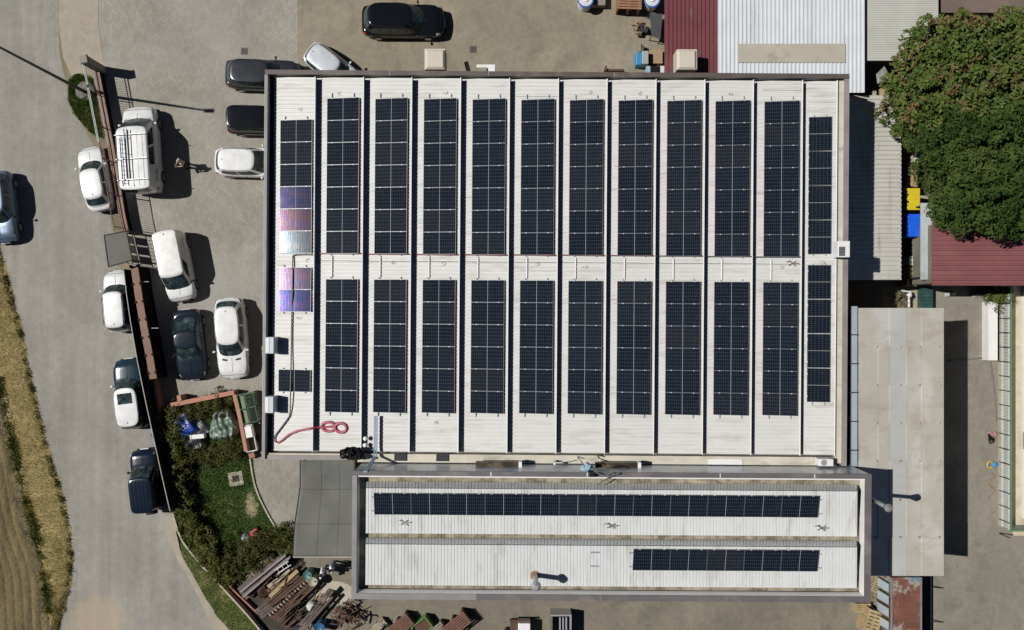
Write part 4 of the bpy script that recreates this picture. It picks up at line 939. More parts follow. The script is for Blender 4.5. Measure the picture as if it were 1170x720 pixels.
railtube(2.04, M['green_rail'], 0, 3, .035); railtube(.95, M['green_rail'], 0, 3, .025); railtube(2.04, M['rust_rail'], 2, 5); railtube(.95, M['rust_rail'], 2, 5)
railtube(1.95, M['green_rail'], 0, 3, .03, -.12)
for q, d in bars:
    if len([1 for o in rl.children if o.name.startswith('bar')]) >= 96: break
    b = MB(); b.tube([(q.x, q.y, .66), (q.x, q.y, 2.03)], .011, 4); obj('bar', b, M['rust_rail'], rl)
for q, d in along(line1, 2.0):
    b = MB(); b.obox(q.x, q.y, .6, 2.06, .05, .05); obj('post', b, M['rust_rail'], rl)
p = P(96,68,2.2); pil = thing('gate_pillar', 'square weathered concrete pillar at the top end of the railing', 'pillar', (p[0],p[1],0))
b = MB(); b.obox(p[0], p[1], 0, 2.2, .42, .42, R(12)); obj('shaft', b, M['conc'], pil, bevel=.02); b = MB(); b.obox(p[0], p[1], 2.2, 2.3, .52, .52, R(12), .8); obj('cap', b, M['conc'], pil, bevel=.02)
b = MB(); q = line1[0]; b.add([(p[0],p[1]-.21,.0),(q.x,q.y,.0),(q.x,q.y,1.9),(p[0],p[1]-.21,2.1)], [(0,1,2,3)]); b.add([(p[0]+.03,p[1]-.21,.0),(q.x+.03,q.y,.0),(q.x+.03,q.y,1.9),(p[0]+.03,p[1]-.21,2.1)], [(3,2,1,0)])
obj('gate_leaf', b, M['mesh_panel'], pil)
# entrance canopy with little gate
cn = thing('entrance_canopy', 'grey translucent canopy on a dark frame over the small entrance gate', 'canopy', P(138,285,0)[:2]+(0,))
Q = [P(119,269,2.6), P(144.5,264,2.5), P(151,297.5,2.5), P(124,305,2.6)]
b = MB(); b.hexa([(x,y,z-.02) for x,y,z in Q[::-1]], Q[::-1]); obj('roof', b, mat('grey_polycarbonate', (.062,.058,.048), .5, .2, 1.0, dirt=(.055,.05,.045), dscale=1.2), cn)
b = MB()
for i in range(4): b.tube([Q[i], Q[(i+1)%4]], .035, 5)
obj('frame', b, M['dark'], cn)
for q in (Q[1], Q[2]):
    b = MB(); b.tube([(q[0],q[1],0),(q[0],q[1],q[2])], .05, 6); obj('post', b, M['dark'], cn)
gl = thing('entrance_gate', 'small dark steel gate with pale panels under the grey canopy', 'gate', P(158,285,0)[:2]+(0,))
a0, a1 = P(152,268,0), P(160,303,0)
b = MB()
for k in range(3):
    s0, s1 = .08+k*.31, .08+k*.31+.25
    b.hexa([(a0[0]+(a1[0]-a0[0])*t+o_, a0[1]+(a1[1]-a0[1])*t, z) for z in (.15,) for t, o_ in ((s0,0),(s1,0),(s1,.03),(s0,.03))][::-1], [(a0[0]+(a1[0]-a0[0])*t+o_, a0[1]+(a1[1]-a0[1])*t, .95) for t, o_ in ((s0,0),(s1,0),(s1,.03),(s0,.03))][::-1])
obj('panel', b, M['pale_conc'], gl)
b = MB()
for z in (.1, 1.0, 1.6): b.tube([(a0[0],a0[1],z),(a1[0],a1[1],z)], .03, 5)
for t in np.linspace(0,1,9): b.tube([(a0[0]+(a1[0]-a0[0])*t,a0[1]+(a1[1]-a0[1])*t,.1),(a0[0]+(a1[0]-a0[0])*t,a0[1]+(a1[1]-a0[1])*t,1.6)], .015, 4)
obj('gate_frame', b, M['dark'], gl)
# tall brown coping wall with dark screen fence on its road side
W2 = [P(153.2,304,1.7), P(158.2,338,1.7), P(165,378,1.7), P(171.5,412,1.7), P(175,433,1.7)]
b = MB(); wallpath(b, W2, .30, 0, 1.62); w2 = obj('boundary_wall', b, M['wall_shade']); tag(w2, 'tall wall with brown tiled coping beside the dark coupe', 'wall')
b = MB(); wallpath(b, W2, .42, 1.625, 1.70); obj('coping', b, M['coping'], w2)
b = MB()
for q, d in along([Vector((x,y,0)) for x,y,z in W2], 1.05):
    a = math.atan2(d.y, d.x); n_ = Vector((-d.y, d.x, 0))
    for s_ in (-1, 1): c = q+n_*s_*.21; b.obox(c.x, c.y, 1.5, 1.725, .15, .13, a)
obj('joint_clip', b, M['black'], w2)
F2 = [P(141.5,308,1.72), P(145,337,1.72), P(149.5,368,1.72), P(157,411,1.72), P(165.5,453,1.72), P(175,497,1.72), P(186,547,1.72), P(194.5,584,1.72)]
fc = thing('screen_fence', 'dark screened fence with thin white top rail, behind the parked cars', 'fence', F2[3][:2]+(0,))
line2 = [Vector((x,y,0)) for x,y,z in F2]
b = MB(); wallpath(b, F2, .03, .05, 1.66); obj('screen', b, M['mesh_panel'], fc)
b = MB(); b.tube([(q.x-.02,q.y,1.71) for q in line2], .028, 5); obj('top_rail', b, mat('white_rail', (.5,.48,.45), .5, .15, 4), fc)
for q, d in along(line2, 2.2):
    b = MB(); b.tube([(q.x,q.y,0),(q.x,q.y,1.72)], .03, 6); obj('post', b, M['dark'], fc)
for yy_, x0 in ((322,155),(375,166)):   # pale stays reaching over the shaded yard
    a = P(x0+3,yy_,1.5); c = P(x0+15,yy_,1.45); b = MB(); b.tube([a, c], .03, 5); tag(obj('steel_stay', b, M['alu']), 'pale steel stay on the coping wall, %s' % ('below the entrance canopy' if yy_ < 340 else 'beside the dark coupe'), 'stay')
W3 = [P(175.5,434,.7), P(179,455,.7), P(184.5,487,.7), P(189,520,.7), P(195,556,.7)]
b = MB(); wallpath(b, W3, .16, 0, .7); tag(obj('low_wall', b, M['terracotta']), 'thin low terracotta wall between the dark fence and the hedge', 'wall')
W4 = smoothline([P(197,587,.45), P(207,616,.45), P(225,640,.45), P(242,659,.45), P(278,698,.45), P(300,724,.45)], 5)
b = MB(); wallpath(b, W4, .10, 0, .45); tag(obj('low_wall', b, M['pale_conc']), 'thin curved pale concrete wall round the bottom of the garden', 'wall')
b = MB(); wallpath(b, smoothline([P(286,524,0),P(292,556,0),P(305,585,0),P(320,610,0)],5), .09, 0, .1); tag(obj('kerb', b, M['pale_conc']), kind='structure')
cw = [P(195,463,.8), P(267.5,448.5,.8), P(274,478,.8), P(281,516,.8)]
b = MB(); wallpath(b, cw[:2]+[(cw[1][0]+.001,cw[1][1],0)], .26, 0, .8); wallpath(b, [(cw[1][0],cw[1][1]-.14,0)]+cw[2:], .22, 0, .797); tag(obj('low_wall', b, M['coral'], bevel=.01), 'low coral painted wall in an L round the tarpaulins', 'wall')
b = MB(); p = P(204.5,455,.9); b.obox(p[0],p[1],0,.9,.24,.34,R(10)); tag(obj('wall_stub', b, M['coral'], bevel=.01), 'short coral painted pier standing just above the coral wall', 'pier')
# street lamp
L0 = P(99,106,0); lp = thing('street_lamp', 'tall dark street lamp post leaning over the top left of the road', 'street lamp', L0)
b = MB(); b.tube([(L0[0],L0[1],.1),(L0[0],L0[1],5),(L0[0],L0[1],9.4)], [.10,.08,.055], 10); obj('pole', b, mat('dark_lamp_pole', (.045,.043,.042), .5, .15, 3), lp)
b = MB(); b.obox(L0[0]+.12,L0[1],9.38,9.52,.55,.24); obj('lamp_head', b, M['dark'], lp, bevel=.03)
b = MB(); p = P(96,103,.15); b.ball((p[0],p[1],.02), .60, .55, .20, 18, 9, .22); obj('footing', b, mat('rough_grey_stone', (.16,.15,.125), .95, .3, 3, bmp=.6, fine=12), lp)

# ------------------------------------------------------------------ hedge, shrubs, trees
M['hedge'] = leafmat('hedge_leaves', [(.36,(.022,.032,.008)),(.50,(.055,.070,.016)),(.66,(.135,.13,.04))], .5, 4)
M['shrub'] = leafmat('shrub_leaves', [(.36,(.022,.030,.009)),(.52,(.055,.060,.018)),(.68,(.13,.115,.04))], .9, 6)
M['leafA'] = leafmat('light_tree_leaves', [(.34,(.020,.040,.009)),(.46,(.050,.085,.018)),(.54,(.090,.128,.030)),(.59,(.125,.115,.042)),(.66,(.14,.075,.045))], .32, 2.4)
M['leafB'] = leafmat('dark_tree_leaves', [(.36,(.016,.032,.008)),(.50,(.034,.062,.014)),(.66,(.070,.098,.026))], .4, 3)
M['bark'] = mat('grey_brown_bark', (.06,.048,.036), .95, .25, 3, bmp=.6, fine=18)
def hedge(name, label, cat, line, wd, h, n, size=.055, m='hedge', per=70, seed=3):
    rg = np.random.default_rng(seed); q = smoothline([P(x,y,0)[:2] for x,y in line], 12); q = np.array(q)
    i = rg.integers(0, len(q), n); C = np.stack([q[i,0]+rg.normal(0,wd,n), q[i,1]+rg.normal(0,wd,n), rg.uniform(.15,1,n)**.7*h*rg.uniform(.55,1,n)], 1)
    V, F = leafcloud(C, rg.uniform(.16,.34,n), per, size, .6, seed); o = mesh_np(name, V, F, M[m]); tag(o, label, cat); return o
hedge('hedge', 'long dark olive hedge inside the fence along the lawn', 'hedge', [(199,478),(203,515),(209,555),(219,588),(232,614),(247,638),(264,656)], .30, 1.2, 500, seed=11)
hedge('shrub', 'brown green shrubs in a row under the coral wall', 'shrub', [(192,474),(212,470),(235,463),(262,457)], .28, .8, 150, m='shrub', seed=12)
hedge('shrub', 'low olive shrubs on the left of the blue tarpaulin', 'shrub', [(196,482),(196,505),(208,523)], .3, .7, 90, m='shrub', seed=13)
hedge('shrub', 'yellowish shrub between the black tarpaulin and the lawn', 'shrub', [(214,522),(236,520),(258,517),(274,512)], .26, .75, 130, m='shrub', seed=14)
hedge('shrub', 'round olive shrub below the red mower', 'shrub', [(268,640),(288,630),(304,618)], .45, 1.1, 170, m='shrub', seed=15)
hedge('shrub', 'dark shrub beside the corner of the grey netting shade', 'shrub', [(318,608),(328,622)], .3, .9, 60, m='hedge', seed=16)
hedge('shrub', 'bushy plant growing under the edge of the faded red roof', 'shrub', [(1126,336),(1134,339),(1138,334)], .28, 1.3, 70, m='leafA', seed=17)
def tree(name, label, gx, gy, crown, h, n, per, size, m, seed, zlo=.45):
    base = P(gx, gy, 0); t = thing(name, label, 'tree', base); rg = np.random.default_rng(seed); C = []; Rd = []
    tips = []
    for cx_, cy_, cz, rx, ry, rz in crown:
        c = P(cx_, cy_, cz); tips.append(c); got = []
        for _ in range(900):
            d = rg.normal(size=3); d[2] = abs(d[2])*1.0-.3; d /= np.linalg.norm(d); k = rg.uniform(.66, 1.06)
            q = np.array([c[0]+d[0]*rx*k, c[1]+d[1]*ry*k, c[2]+d[2]*rz*k])
            if all(np.linalg.norm(q-g_) > n for g_ in got): got.append(q); C.append(q); Rd.append(rg.uniform(.6, 1.15)*n*.66)
        for _ in range(int(3*rx*ry)): C.append(np.array(c)+rg.normal(size=3)*np.array([rx,ry,rz*.6])*.36-np.array([0,0,.6])); Rd.append(.5)
    V, F = leafcloud(C, Rd, per, size, .75, seed, shell=.45); mesh = mesh_np('crown', V, F, M[m], t)
    b = MB(); b.tube([(base[0],base[1],0),(base[0]+.1,base[1]-.05,h*.25),(base[0],base[1],h*.5)], [.32,.24,.18], 10); obj('trunk', b, M['bark'], t, smooth=True)
    for c in tips:
        mid = ((base[0]+c[0])/2, (base[1]+c[1])/2, h*.55); b = MB(); b.tube([(base[0],base[1],h*.3), mid, (c[0],c[1],c[2]-.5)], [.14,.10,.04], 7); obj('limb', b, M['bark'], t, smooth=True)
    return t
tree('leafy_tree', 'light green leafy tree with reddish tips beside the grey shed roof', 1062, 118,
     [(1088,66,6.2,2.5,2.2,1.6),(1055,88,5.6,1.6,1.6,1.3),(1130,58,6.6,2.4,2.0,1.6),(1168,70,6.4,2.4,2.4,1.6),(1040,122,4.8,1.45,1.5,1.2),(1058,128,5.2,1.3,1.3,1.2),(1074,112,6.4,1.8,1.6,1.4),(1120,100,7.0,2.2,1.8,1.4),(1047,148,4.2,.85,.8,.8),(1160,105,6.9,2.0,1.7,1.4)], 6, .86, 120, .125, 'leafA', 21)
tree('leafy_tree', 'dense dark green tree overhanging the faded red roof', 1105, 190,
     [(1095,170,6.6,2.3,2.2,1.5),(1140,165,7.2,2.6,2.4,1.5),(1092,215,6.0,1.6,1.8,1.4),(1125,215,6.8,2.2,2.2,1.5),(1165,210,6.8,2.2,2.5,1.5),(1084,190,5.8,1.3,1.6,1.3),(1185,160,6.6,2.2,2.6,1.5),(1150,250,5.8,1.3,1.0,1.0),(1100,245,5.5,1.2,.9,1.0),(1082,234,5.4,.7,.8,.9)], 6, .74, 150, .09, 'leafB', 22)
# ------------------------------------------------------------------ things on the roofs
def cable(name, label, pts, r_, m, cat='cable', group=None, n=6, sm=5):
    q = smoothline(pts, sm); b = MB(); b.tube(q, r_, n); return tag(obj(name, b, m, smooth=True), label, cat, group)
for px, py, lab in ((308.5,397.5,'upper of two pale blue boxes on the left parapet of the hall'),(308.5,465.5,'lower of two pale blue boxes on the left parapet of the hall')):
    t = thing('rooftop_unit', lab, 'rooftop unit', HP(px,py,8.31)[:2]+(8.0,)); b = MB(); fbox(b, HP, 303.6, 313.4, py-9.8, py+9, 7.72, 8.72); obj('case', b, mat('pale_blue_sheet_metal', (.52,.57,.62), .4, .06, 2), t, bevel=.02)
    b = MB(); fbox(b, HP, 304.4, 308, py-8.6, py+7.8, 8.725, 8.74); obj('lid', b, M['white_flash'], t)
t = thing('rooftop_unit', 'white box with a dark grille on the right parapet of the hall', 'rooftop unit', HP(964,283,8)[:2]+(8,))
b = MB(); fbox(b, HP, 957.2, 971, 273, 291.5, 8.32, 8.95); obj('case', b, M['white'], t, bevel=.02); b = MB(); fbox(b, HP, 958.6, 965.4, 279.5, 290, 8.952, 8.97); obj('grille', b, M['dark'], t)
b = MB()
for k in range(6): fbox(b, HP, 958.6, 965.4, 280+k*1.7, 280.6+k*1.7, 8.972, 8.985)
obj('slat', b, M['alu'], t)
t = thing('rooftop_unit', 'white air conditioning unit at the lower right end of the sawtooth roof', 'rooftop unit', HP(945,528,8)[:2]+(8.1,))
b = MB(); fbox(b, HP, 937, 954, 522.5, 530.5, 8.2, 8.75); obj('case', b, M['white'], t, bevel=.02)
for x in (939, 949): b = MB(); fbox(b, HP, x, x+2.2, 529, 532.5, 8.1, 8.22); obj('foot', b, M['dark'], t)
b = MB(); c = HP(943,526.5,8.75); b.cyl(c[0],c[1],8.752,8.765,.15,.15,18); obj('fan_grille', b, M['alu'], t)
def cooler(lab, px, py, s_, z0, z1):
    t = thing('evaporative_cooler', lab, 'cooler', P(px,py,z1)[:2]+(z0,)); h = s_/2
    b = MB(); fbox(b, P, px-h, px+h, py-h, py+h, z0, z1-.12); obj('case', b, mat('cooler_beige', (.55,.50,.42), .6, .06, 2), t, bevel=.03)
    c = P(px,py,z1); w_ = s_*(1-z1/HC)/S; b = MB(); b.obox(c[0], c[1], z1-.118, z1, w_*.96, w_*.96, 0, .78); obj('lid', b, bpy.data.materials['cooler_beige'], t, bevel=.02)
    b = MB()
    for k in range(5): fbox(b, P, px-h-.3, px-h, py-h+3+k*4, py-h+5+k*4, z0+.1, z1-.3)
    for k in range(5): fbox(b, P, px-h+3+k*4, px-h+5+k*4, py+h, py+h+.3, z0+.1, z1-.3)
    obj('louvre', b, M['dark'], t)
    b = MB(); fbox(b, P, px-h*.6, px+h*.6, py+h*.2, py+h+30, z0-.25, z0-.02); obj('bracket', b, M['dark'], t)
cooler('beige square cooler on the upper hall wall beside the brown yard', 497, 67.5, 24, 6.1, 7.2)
cooler('beige square cooler over the dark red shed roof', 785, 68, 23.5, 5.15, 6.3)
t = thing('rooftop_unit', 'white box with grey cloth at the upper hall wall', 'rooftop unit', P(555,78,6)[:2]+(5,)); b = MB(); fbox(b, P, 544.5, 566, 73.5, 82, 5.6, 6.4); obj('case', b, M['white'], t, bevel=.03)
b = MB(); fbox(b, P, 544, 556, 77, 83, 6.42, 6.5); obj('cover', b, M['conc'], t)
b = MB(); b.obox(*P(534,76,5.8)[:2], 5.2, 5.8, .22, .55, R(15)); tag(obj('wall_bracket', b, M['black'], bevel=.02), 'black bracket left of the white box at the upper hall wall', 'bracket')
# vent pipe on the narrow roof, chimney on its right side
v0 = NP(611.5,657,10.0); t = thing('vent_pipe', 'pale vent pipe with round cowl on the lower narrow roof', 'vent pipe', v0)
b = MB(); b.tube([v0, (v0[0],v0[1],v0[2]+1.7)], .13, 14); obj('pipe', b, mat('vent_steel', (.45,.44,.40), .4, .12, 3, metal=.4), t, smooth=True)
b = MB(); b.cyl(v0[0],v0[1],v0[2]-.05,v0[2]+.12,.30,.2,12); obj('flashing', b, mat('rusty_flashing', (.30,.19,.10), .8, .2, 4), t)
b = MB(); b.cyl(v0[0],v0[1],v0[2]+1.72,v0[2]+1.95,.24,.10,16); obj('cowl', b, M['alu'], t)
c0 = NP(990,567,10.2); t = thing('chimney', 'galvanised chimney with cowl standing out from the right end of the narrow building', 'chimney', c0)
b = MB(); c0 = P(991.5,569,9.0); b.tube([(c0[0]-.3,c0[1],8.6),(c0[0]+.05,c0[1],9.1),(c0[0]+.05,c0[1],10.9)], [.10,.10,.10], 14); obj('pipe', b, mat('galvanised_steel', (.34,.35,.35), .45, .15, 3, metal=.5), t, smooth=True)
b = MB(); b.cyl(c0[0]+.05,c0[1],10.85,11.15,.12,.2,16); b.cyl(c0[0]+.05,c0[1],11.15,11.35,.2,.07,16); obj('cowl', b, bpy.data.materials['galvanised_steel'], t)
# cable tray climbing from the hall roof to the narrow building
b = MB(); A = [HP(430.5,477,8.30), HP(430.5,515,8.30), HP(430,524,8.5), NP(417,541,ZC+.08)]
for dx in (-.05,.05): b.tube([(x+dx,y,z) for x,y,z in A], .045, 6)
tag(obj('cable_duct', b, M['bluepipe']), 'pale blue cable duct from the sawtooth roof to the narrow building corner', 'cable duct')
b = MB()
for k, (x, y) in enumerate(((419.3,502.5),(419,510))): c = HP(x,y,8.1); b.ball((c[0],c[1],8.2), .12, .12, .1, 10, 6)
tag(obj('white_bucket', b, M['white']), 'pair of small white pots in the dark roof gutter', 'pot')
# black coiled hose at the roof edge
cp = []
for k in range(70):
    a = k*.5; q = k/69; cp.append(HP(394+22*q+5.5*math.cos(a)*(1-.3*q), 520+5.2*math.sin(a*1.05)+1.5*math.sin(k*1.7), 8.30+.1*(k % 5)+.12*math.sin(k*.9)))
cable('black_hose', 'tangled black corrugated hose lying over the lower left roof edge', cp, .05, M['black'], 'hose')
b = MB()
for k in range(22):
    a = HP(392+random.random()*26, 515+random.random()*12, 8.25+random.random()*.4); c_ = HP(392+random.random()*26, 514+random.random()*14, 8.25+random.random()*.5); b.tube([a, c_], .05, 5)
tag(obj('scrap_straps', b, M['black']), 'black straps tangled with the hose at the roof edge', 'straps')
M['maroon_cable'] = mat('faded_maroon_cable', (.25,.10,.10), .6, .2, 3)
# red cable run along the walkway, loops at the lower left
pts = []
for k in range(1, 11):
    a, c = BAY[k]
    for f in (.02,.5,.98):
        x = a+(c-a)*f; pts.append(HP(x, 291.8+.3*math.sin(x), bayz(k,x,0)+.06))
cable('red_cable', 'dark red cable running across every bay between the panel blocks', pts[:22], .032, M['maroon_cable'], sm=2)
cable('grey_cable', 'thin grey conduit continuing the red cable to the right', pts[21:], .035, M['grey_cable'], sm=2)
pts = []
for k in range(0, 11):
    a, c = BAY[k]
    for f in (.02,.98):
        x = a+(c-a)*f; pts.append(HP(x, 300, bayz(k,x,0)+.035))
cable('grey_cable', 'very thin straight grey wire parallel to the red cable', pts[2:], .012, M['grey_cable'], sm=1)
cable('grey_cable', 'grey conduit down the leftmost bay bending to the bottom edge', [on_roof(x,y,.10 if not (305 < y < 360 or 424 < y < 452) else .19) for x,y in ((357,293),(345,293),(335.5,294),(334.5,299),(334.3,330),(333.8,360),(333.5,400),(333,450),(332.5,474),(329,482),(321,493),(316,500),(315,506),(318.5,508))], .035, M['grey_cable'])
def roofpts(l, dz=.06): return [on_roof(x,y,dz) for x,y in l]
loop = [(318.5,508),(323,505.5),(331,499),(341,494.5),(352,492.5),(358,491.5),(366,490.5)]
th_ = [(383.6-7.2+7.2*math.cos(a)*1.05 if s_ == 0 else 383.6+7.0+6.6*math.cos(a), 489.5+(0 if s_ == 0 else 1.2)+5.2*math.sin(a)) for r_ in range(3) for s_, rg_ in ((0, np.linspace(0.0, -2*math.pi, 14)),(1, np.linspace(math.pi, 3*math.pi, 14))) for a in rg_]
cable('red_cable', 'red cable coiled in a figure of eight on the second bay', roofpts([(x+.35*math.sin(i*.45),y+.45*math.cos(i*.37)) for i,(x,y) in enumerate(loop+th_)], .08), .058, M['red_cable'], sm=2)
lc = []
for k in range(1, 11):
    for (ox, y) in ((-25,107),(-22,302),(-28,486)):
        if random.random() < .4: lc.append((RIDGE[k]+ox+random.uniform(-6,8), y+random.uniform(-2,3)))
lc += [(341,127),(352,300),(341,365),(934,311),(940,298)]
for k, (x, y) in enumerate(lc):
    a0_ = random.uniform(0,6.3); q = [(x+ (1.2+1.6*random.random())*math.cos(a0_+t*1.1)*1.3+t*.5*math.cos(a0_), y+(1.0+1.3*random.random())*math.sin(a0_+t*1.1)) for t in range(5)]
    cable('loose_cable', 'short loose end of black wire lying on the white sawtooth roof', roofpts(q, .05), .009, M['grey_cable'], 'cable', 'loose wire ends on the roof', 4, 3)
# cross shaped brackets on the narrow roof and other odds and ends
for px, py, lab in ((460.5,599,'leftmost small crossed metal bracket lying on the upper narrow roof'),(697.5,601,'middle small crossed metal bracket on the upper narrow roof'),(938,602,'rightmost small star of metal brackets on the upper narrow roof'),(905,299,'small crossed metal bracket on the walkway of the sawtooth roof')):
    F = NP if py > 400 else HP; z = 10.12 if py > 400 else bayz(10,905,0)+.06; b = MB(); c = F(px,py,z)
    for a in (.6,-.7): b.obox(c[0],c[1],z,z+.03,.42,.04,a+random.uniform(-.1,.1))
    b.obox(c[0]-.2,c[1]+.1,z,z+.03,.2,.04,.1); b.obox(c[0]+.2,c[1],z+.03,z+.05,.25,.04,0)
    tag(obj('metal_bracket', b, M['alu'] if px < 470 else M['conc']), lab, 'bracket')
for px, py, lab in ((680,631,'upper of two short blue rails left of the lower panel row'),(680,648,'lower of two short blue rails left of the lower panel row')):
    b = MB(); c = NP(px,py,10.3); b.obox(c[0],c[1],10.40-(py-623)/23*.25,10.45-(py-623)/23*.25,.42,.07,-R(.4)); tag(obj('short_rail', b, M['rail_alu']), lab, 'rail')
# tangle of duct and wires on the north side of the narrow building
t = thing('broken_duct', 'pale blue crumpled duct with trailing wires beside the window strip', 'duct', P(672,537,9)[:2]+(8.2,))
b = MB(); c = P(671,537,9.5); b.ball((c[0],c[1],9.4), .34, .34, .5, 12, 8, .5); obj('duct_body', b, M['bluepipe'], t)
b = MB(); c2 = P(676,541,10.4); b.obox(c2[0],c2[1],10.2,10.6,.22,.26,.1); obj('duct_mouth', b, M['black'], t)
for q in ([(668,533),(664,527),(660,522),(668,524)], [(676,537),(690,535),(700,541),(706,543)], [(706,541),(695,546),(686,552),(682,555)], [(680,540),(692,543),(702,539),(708,542)]):
    b = MB(); b.tube(smoothline([P(x,y,9.6 if y < 530 else 10.5) for x,y in q], 4), .03, 5); obj('wire', b, M['grey_cable'], t)
b = MB(); c = P(633.5,530,9.0); b.tube([(c[0],c[1],8.3),(c[0],c[1],9.0)], .06, 8); b.tube([(c[0],c[1],8.95),(c[0]+.6,c[1]+.12,8.9)], .02, 5); tag(obj('vent_stub', b, M['white'], ), 'little white vent stub by the wall of the narrow building', 'vent pipe')

# ------------------------------------------------------------------ shade netting, garden, scrap yard
M['netting'] = mat('grey_shade_netting', (.135,.135,.118), .85, .1, .7, fine=30, dirt=(.105,.112,.108), dscale=.5, dlo=.48, dhi=.6)
sn = thing('shade_canopy', 'grey shade netting roof in front of the narrow building', 'canopy', P(370,580,0)[:2]+(0,))
NL = [(343.5,526),(343.5,555),(341,573),(337,600),(335,636)]
def net(u, v):
    y = 526+110*v; xl = lerpline(NL, y); x = xl+(406-xl)*u; z = 3.25+.05*math.sin(u*9)*math.sin(v*7)-.10*math.sin(math.pi*u)*abs(math.sin(math.pi*v*1.5+.4)); return P(x, y, z)
b = MB(); b.grid(22, 36, net); cl = obj('netting', b, M['netting'], sn, smooth=True)
m_ = cl.modifiers.new('thickness', 'SOLIDIFY'); m_.thickness = .015
b = MB()
for u in (.37,.70):
    b.tube([tuple(Vector(net(u+ (.02*math.sin(v*3)), v))+Vector((0,0,.012))) for v in np.linspace(0,1,24)], .012, 4)
for v in (.30,.66): b.tube([tuple(Vector(net(u, v))+Vector((0,0,.012))) for u in np.linspace(0,1,14)], .012, 4)
b.tube([tuple(Vector(net(0, v))+Vector((-.02,0,.0))) for v in np.linspace(0,1,20)], .035, 5)
obj('seam', b, M['dark'], sn)
b = MB(); b.tube([tuple(Vector(net(u, 1))+Vector((0,-.03,.0))) for u in np.linspace(0,1,14)], .04, 5); obj('edge_beam', b, M['pale_conc'], sn)
for u, v in ((.02,.02),(.02,.98),(.98,.98),(.02,.6)):
    q = net(u, v); b = MB(); b.tube([(q[0],q[1],0),(q[0],q[1],q[2]-.05)], .045, 8); obj('post', b, M['dark'], sn)
def cloth(name, label, cx_, cy_, wx, wy, a, h, m, seed, cat='tarpaulin', n=26, am=.1, disc=False):
    rg = random.Random(seed); c = P(cx_, cy_, h); ph = [rg.uniform(0,6.3) for _ in range(8)]; ca, sa = math.cos(-R(a)), math.sin(-R(a))
    def fn(u, v):
        x, y = (u-.5)*wx*(1+.05*math.sin(v*9+ph[0])), (v-.5)*wy*(1+.06*math.sin(u*8+ph[1]))
        if disc: a_, b_ = 2*u-1, 2*v-1; q_ = 1+.10*math.sin(3*math.atan2(b_,a_)+ph[5])+.05*math.sin(7*math.atan2(b_,a_)+ph[6]); x, y = a_*math.sqrt(1-b_*b_/2)*wx/2*q_, b_*math.sqrt(1-a_*a_/2)*wy/2*q_
        e = min(u,1-u,v,1-v)*2; z = h*min(1, e*3.2)**.6+am*(math.sin(x*5+y*3+ph[2])*.5+math.sin(y*8-x*4+ph[3])*.35+abs(math.sin(x*9+ph[4]+2*math.sin(y*3)))*.5-.3)*min(1,e*4+.15)
        return (c[0]+x*ca-y*sa, c[1]+x*sa+y*ca, max(z, .03))
    b = MB(); b.grid(n, n, fn); o = obj(name, b, m, smooth=True); return tag(o, label, cat)
M['tarp_blue'] = mat('blue_tarpaulin', (.02,.07,.42), .4, .25, 2.2, fine=10, dirt=(.42,.41,.38), dscale=1.1, dlo=.55, dhi=.6)
M['tarp_green'] = mat('pale_green_sheeting', (.13,.185,.145), .35, .3, 4, fine=10, dirt=(.33,.38,.34), dscale=3.2, dlo=.50, dhi=.66)
M['tarp_black'] = mat('black_sheeting', (.022,.026,.032), .4, .3, 2.5, fine=8)
cloth('tarpaulin', 'crumpled blue tarpaulin with pale corners over a heap', 209, 487, 1.25, 1.6, -35, .6, M['tarp_blue'], 3, am=.08)
cloth('tarpaulin', 'pale green crumpled sheeting over a heap beside the coral wall', 253, 487, 1.75, 2.0, 5, .65, M['tarp_green'], 4, n=44, am=.2, disc=True)
cloth('tarpaulin', 'dark grey sheeting below the blue tarpaulin', 221, 508, 1.4, .85, -5, .5, M['tarp_black'], 5)
cloth('tarpaulin', 'flat black sheet between the blue and green tarpaulins', 229, 491, 1.0, 1.3, -35, .25, M['tarp_black'], 6, am=.04)
b = MB(); c = P(225,499,.6); b.obox(c[0],c[1],.0,.62,.85,.26,R(5)); tag(obj('white_board', b, M['white'], bevel=.02), 'white board lying across the dark sheeting', 'board')
# green framed glass case and the little trailer beside the coral wall
t = thing('cold_frame', 'green framed glass cold frame to the right of the coral wall', 'cold frame', P(285,467,0)[:2]+(0,))
ca = -R(78); c = P(283,466.5,1.0); lx, ly = 1.75, .92
def loc(x, y, z): return (c[0]+x*math.cos(ca)-y*math.sin(ca), c[1]+x*math.sin(ca)+y*math.cos(ca), z)
M['green_frame'] = mat('green_painted_frame', (.10,.17,.12), .5, .15, 4)
gm, gt, gb = nodes('thin_clear_glass'); gb.inputs['Base Color'].default_value = (.75,.85,.78,1); gb.inputs['Transmission Weight'].default_value = 1; gb.inputs['Roughness'].default_value = .15; gb.inputs['IOR'].default_value = 1.05
b = MB(); b.hexa([loc(x,y,.02) for x,y in ((-lx/2,-ly/2),(lx/2,-ly/2),(lx/2,ly/2),(-lx/2,ly/2))], [loc(x,y,.62) for x,y in ((-lx/2,-ly/2),(lx/2,-ly/2),(lx/2,ly/2),(-lx/2,ly/2))]); obj('boards', b, mat('sage_boards', (.20,.235,.16), .8, .2, 3, dirt=(.12,.15,.09), dscale=2, streak=(3,.5)), t)
b = MB()
for x in (-lx/2,0,lx/2):
    b.tube([loc(x,-ly/2,0),loc(x,-ly/2,1.0)], .03, 4); b.tube([loc(x,ly/2,0),loc(x,ly/2,1.0)], .03, 4); b.tube([loc(x,-ly/2,1.0),loc(x,ly/2,1.0)], .03, 4)
for y in (-ly/2,0,ly/2): b.tube([loc(-lx/2,y,1.0),loc(lx/2,y,1.0)], .03, 4)
obj('frame', b, M['green_frame'], t)
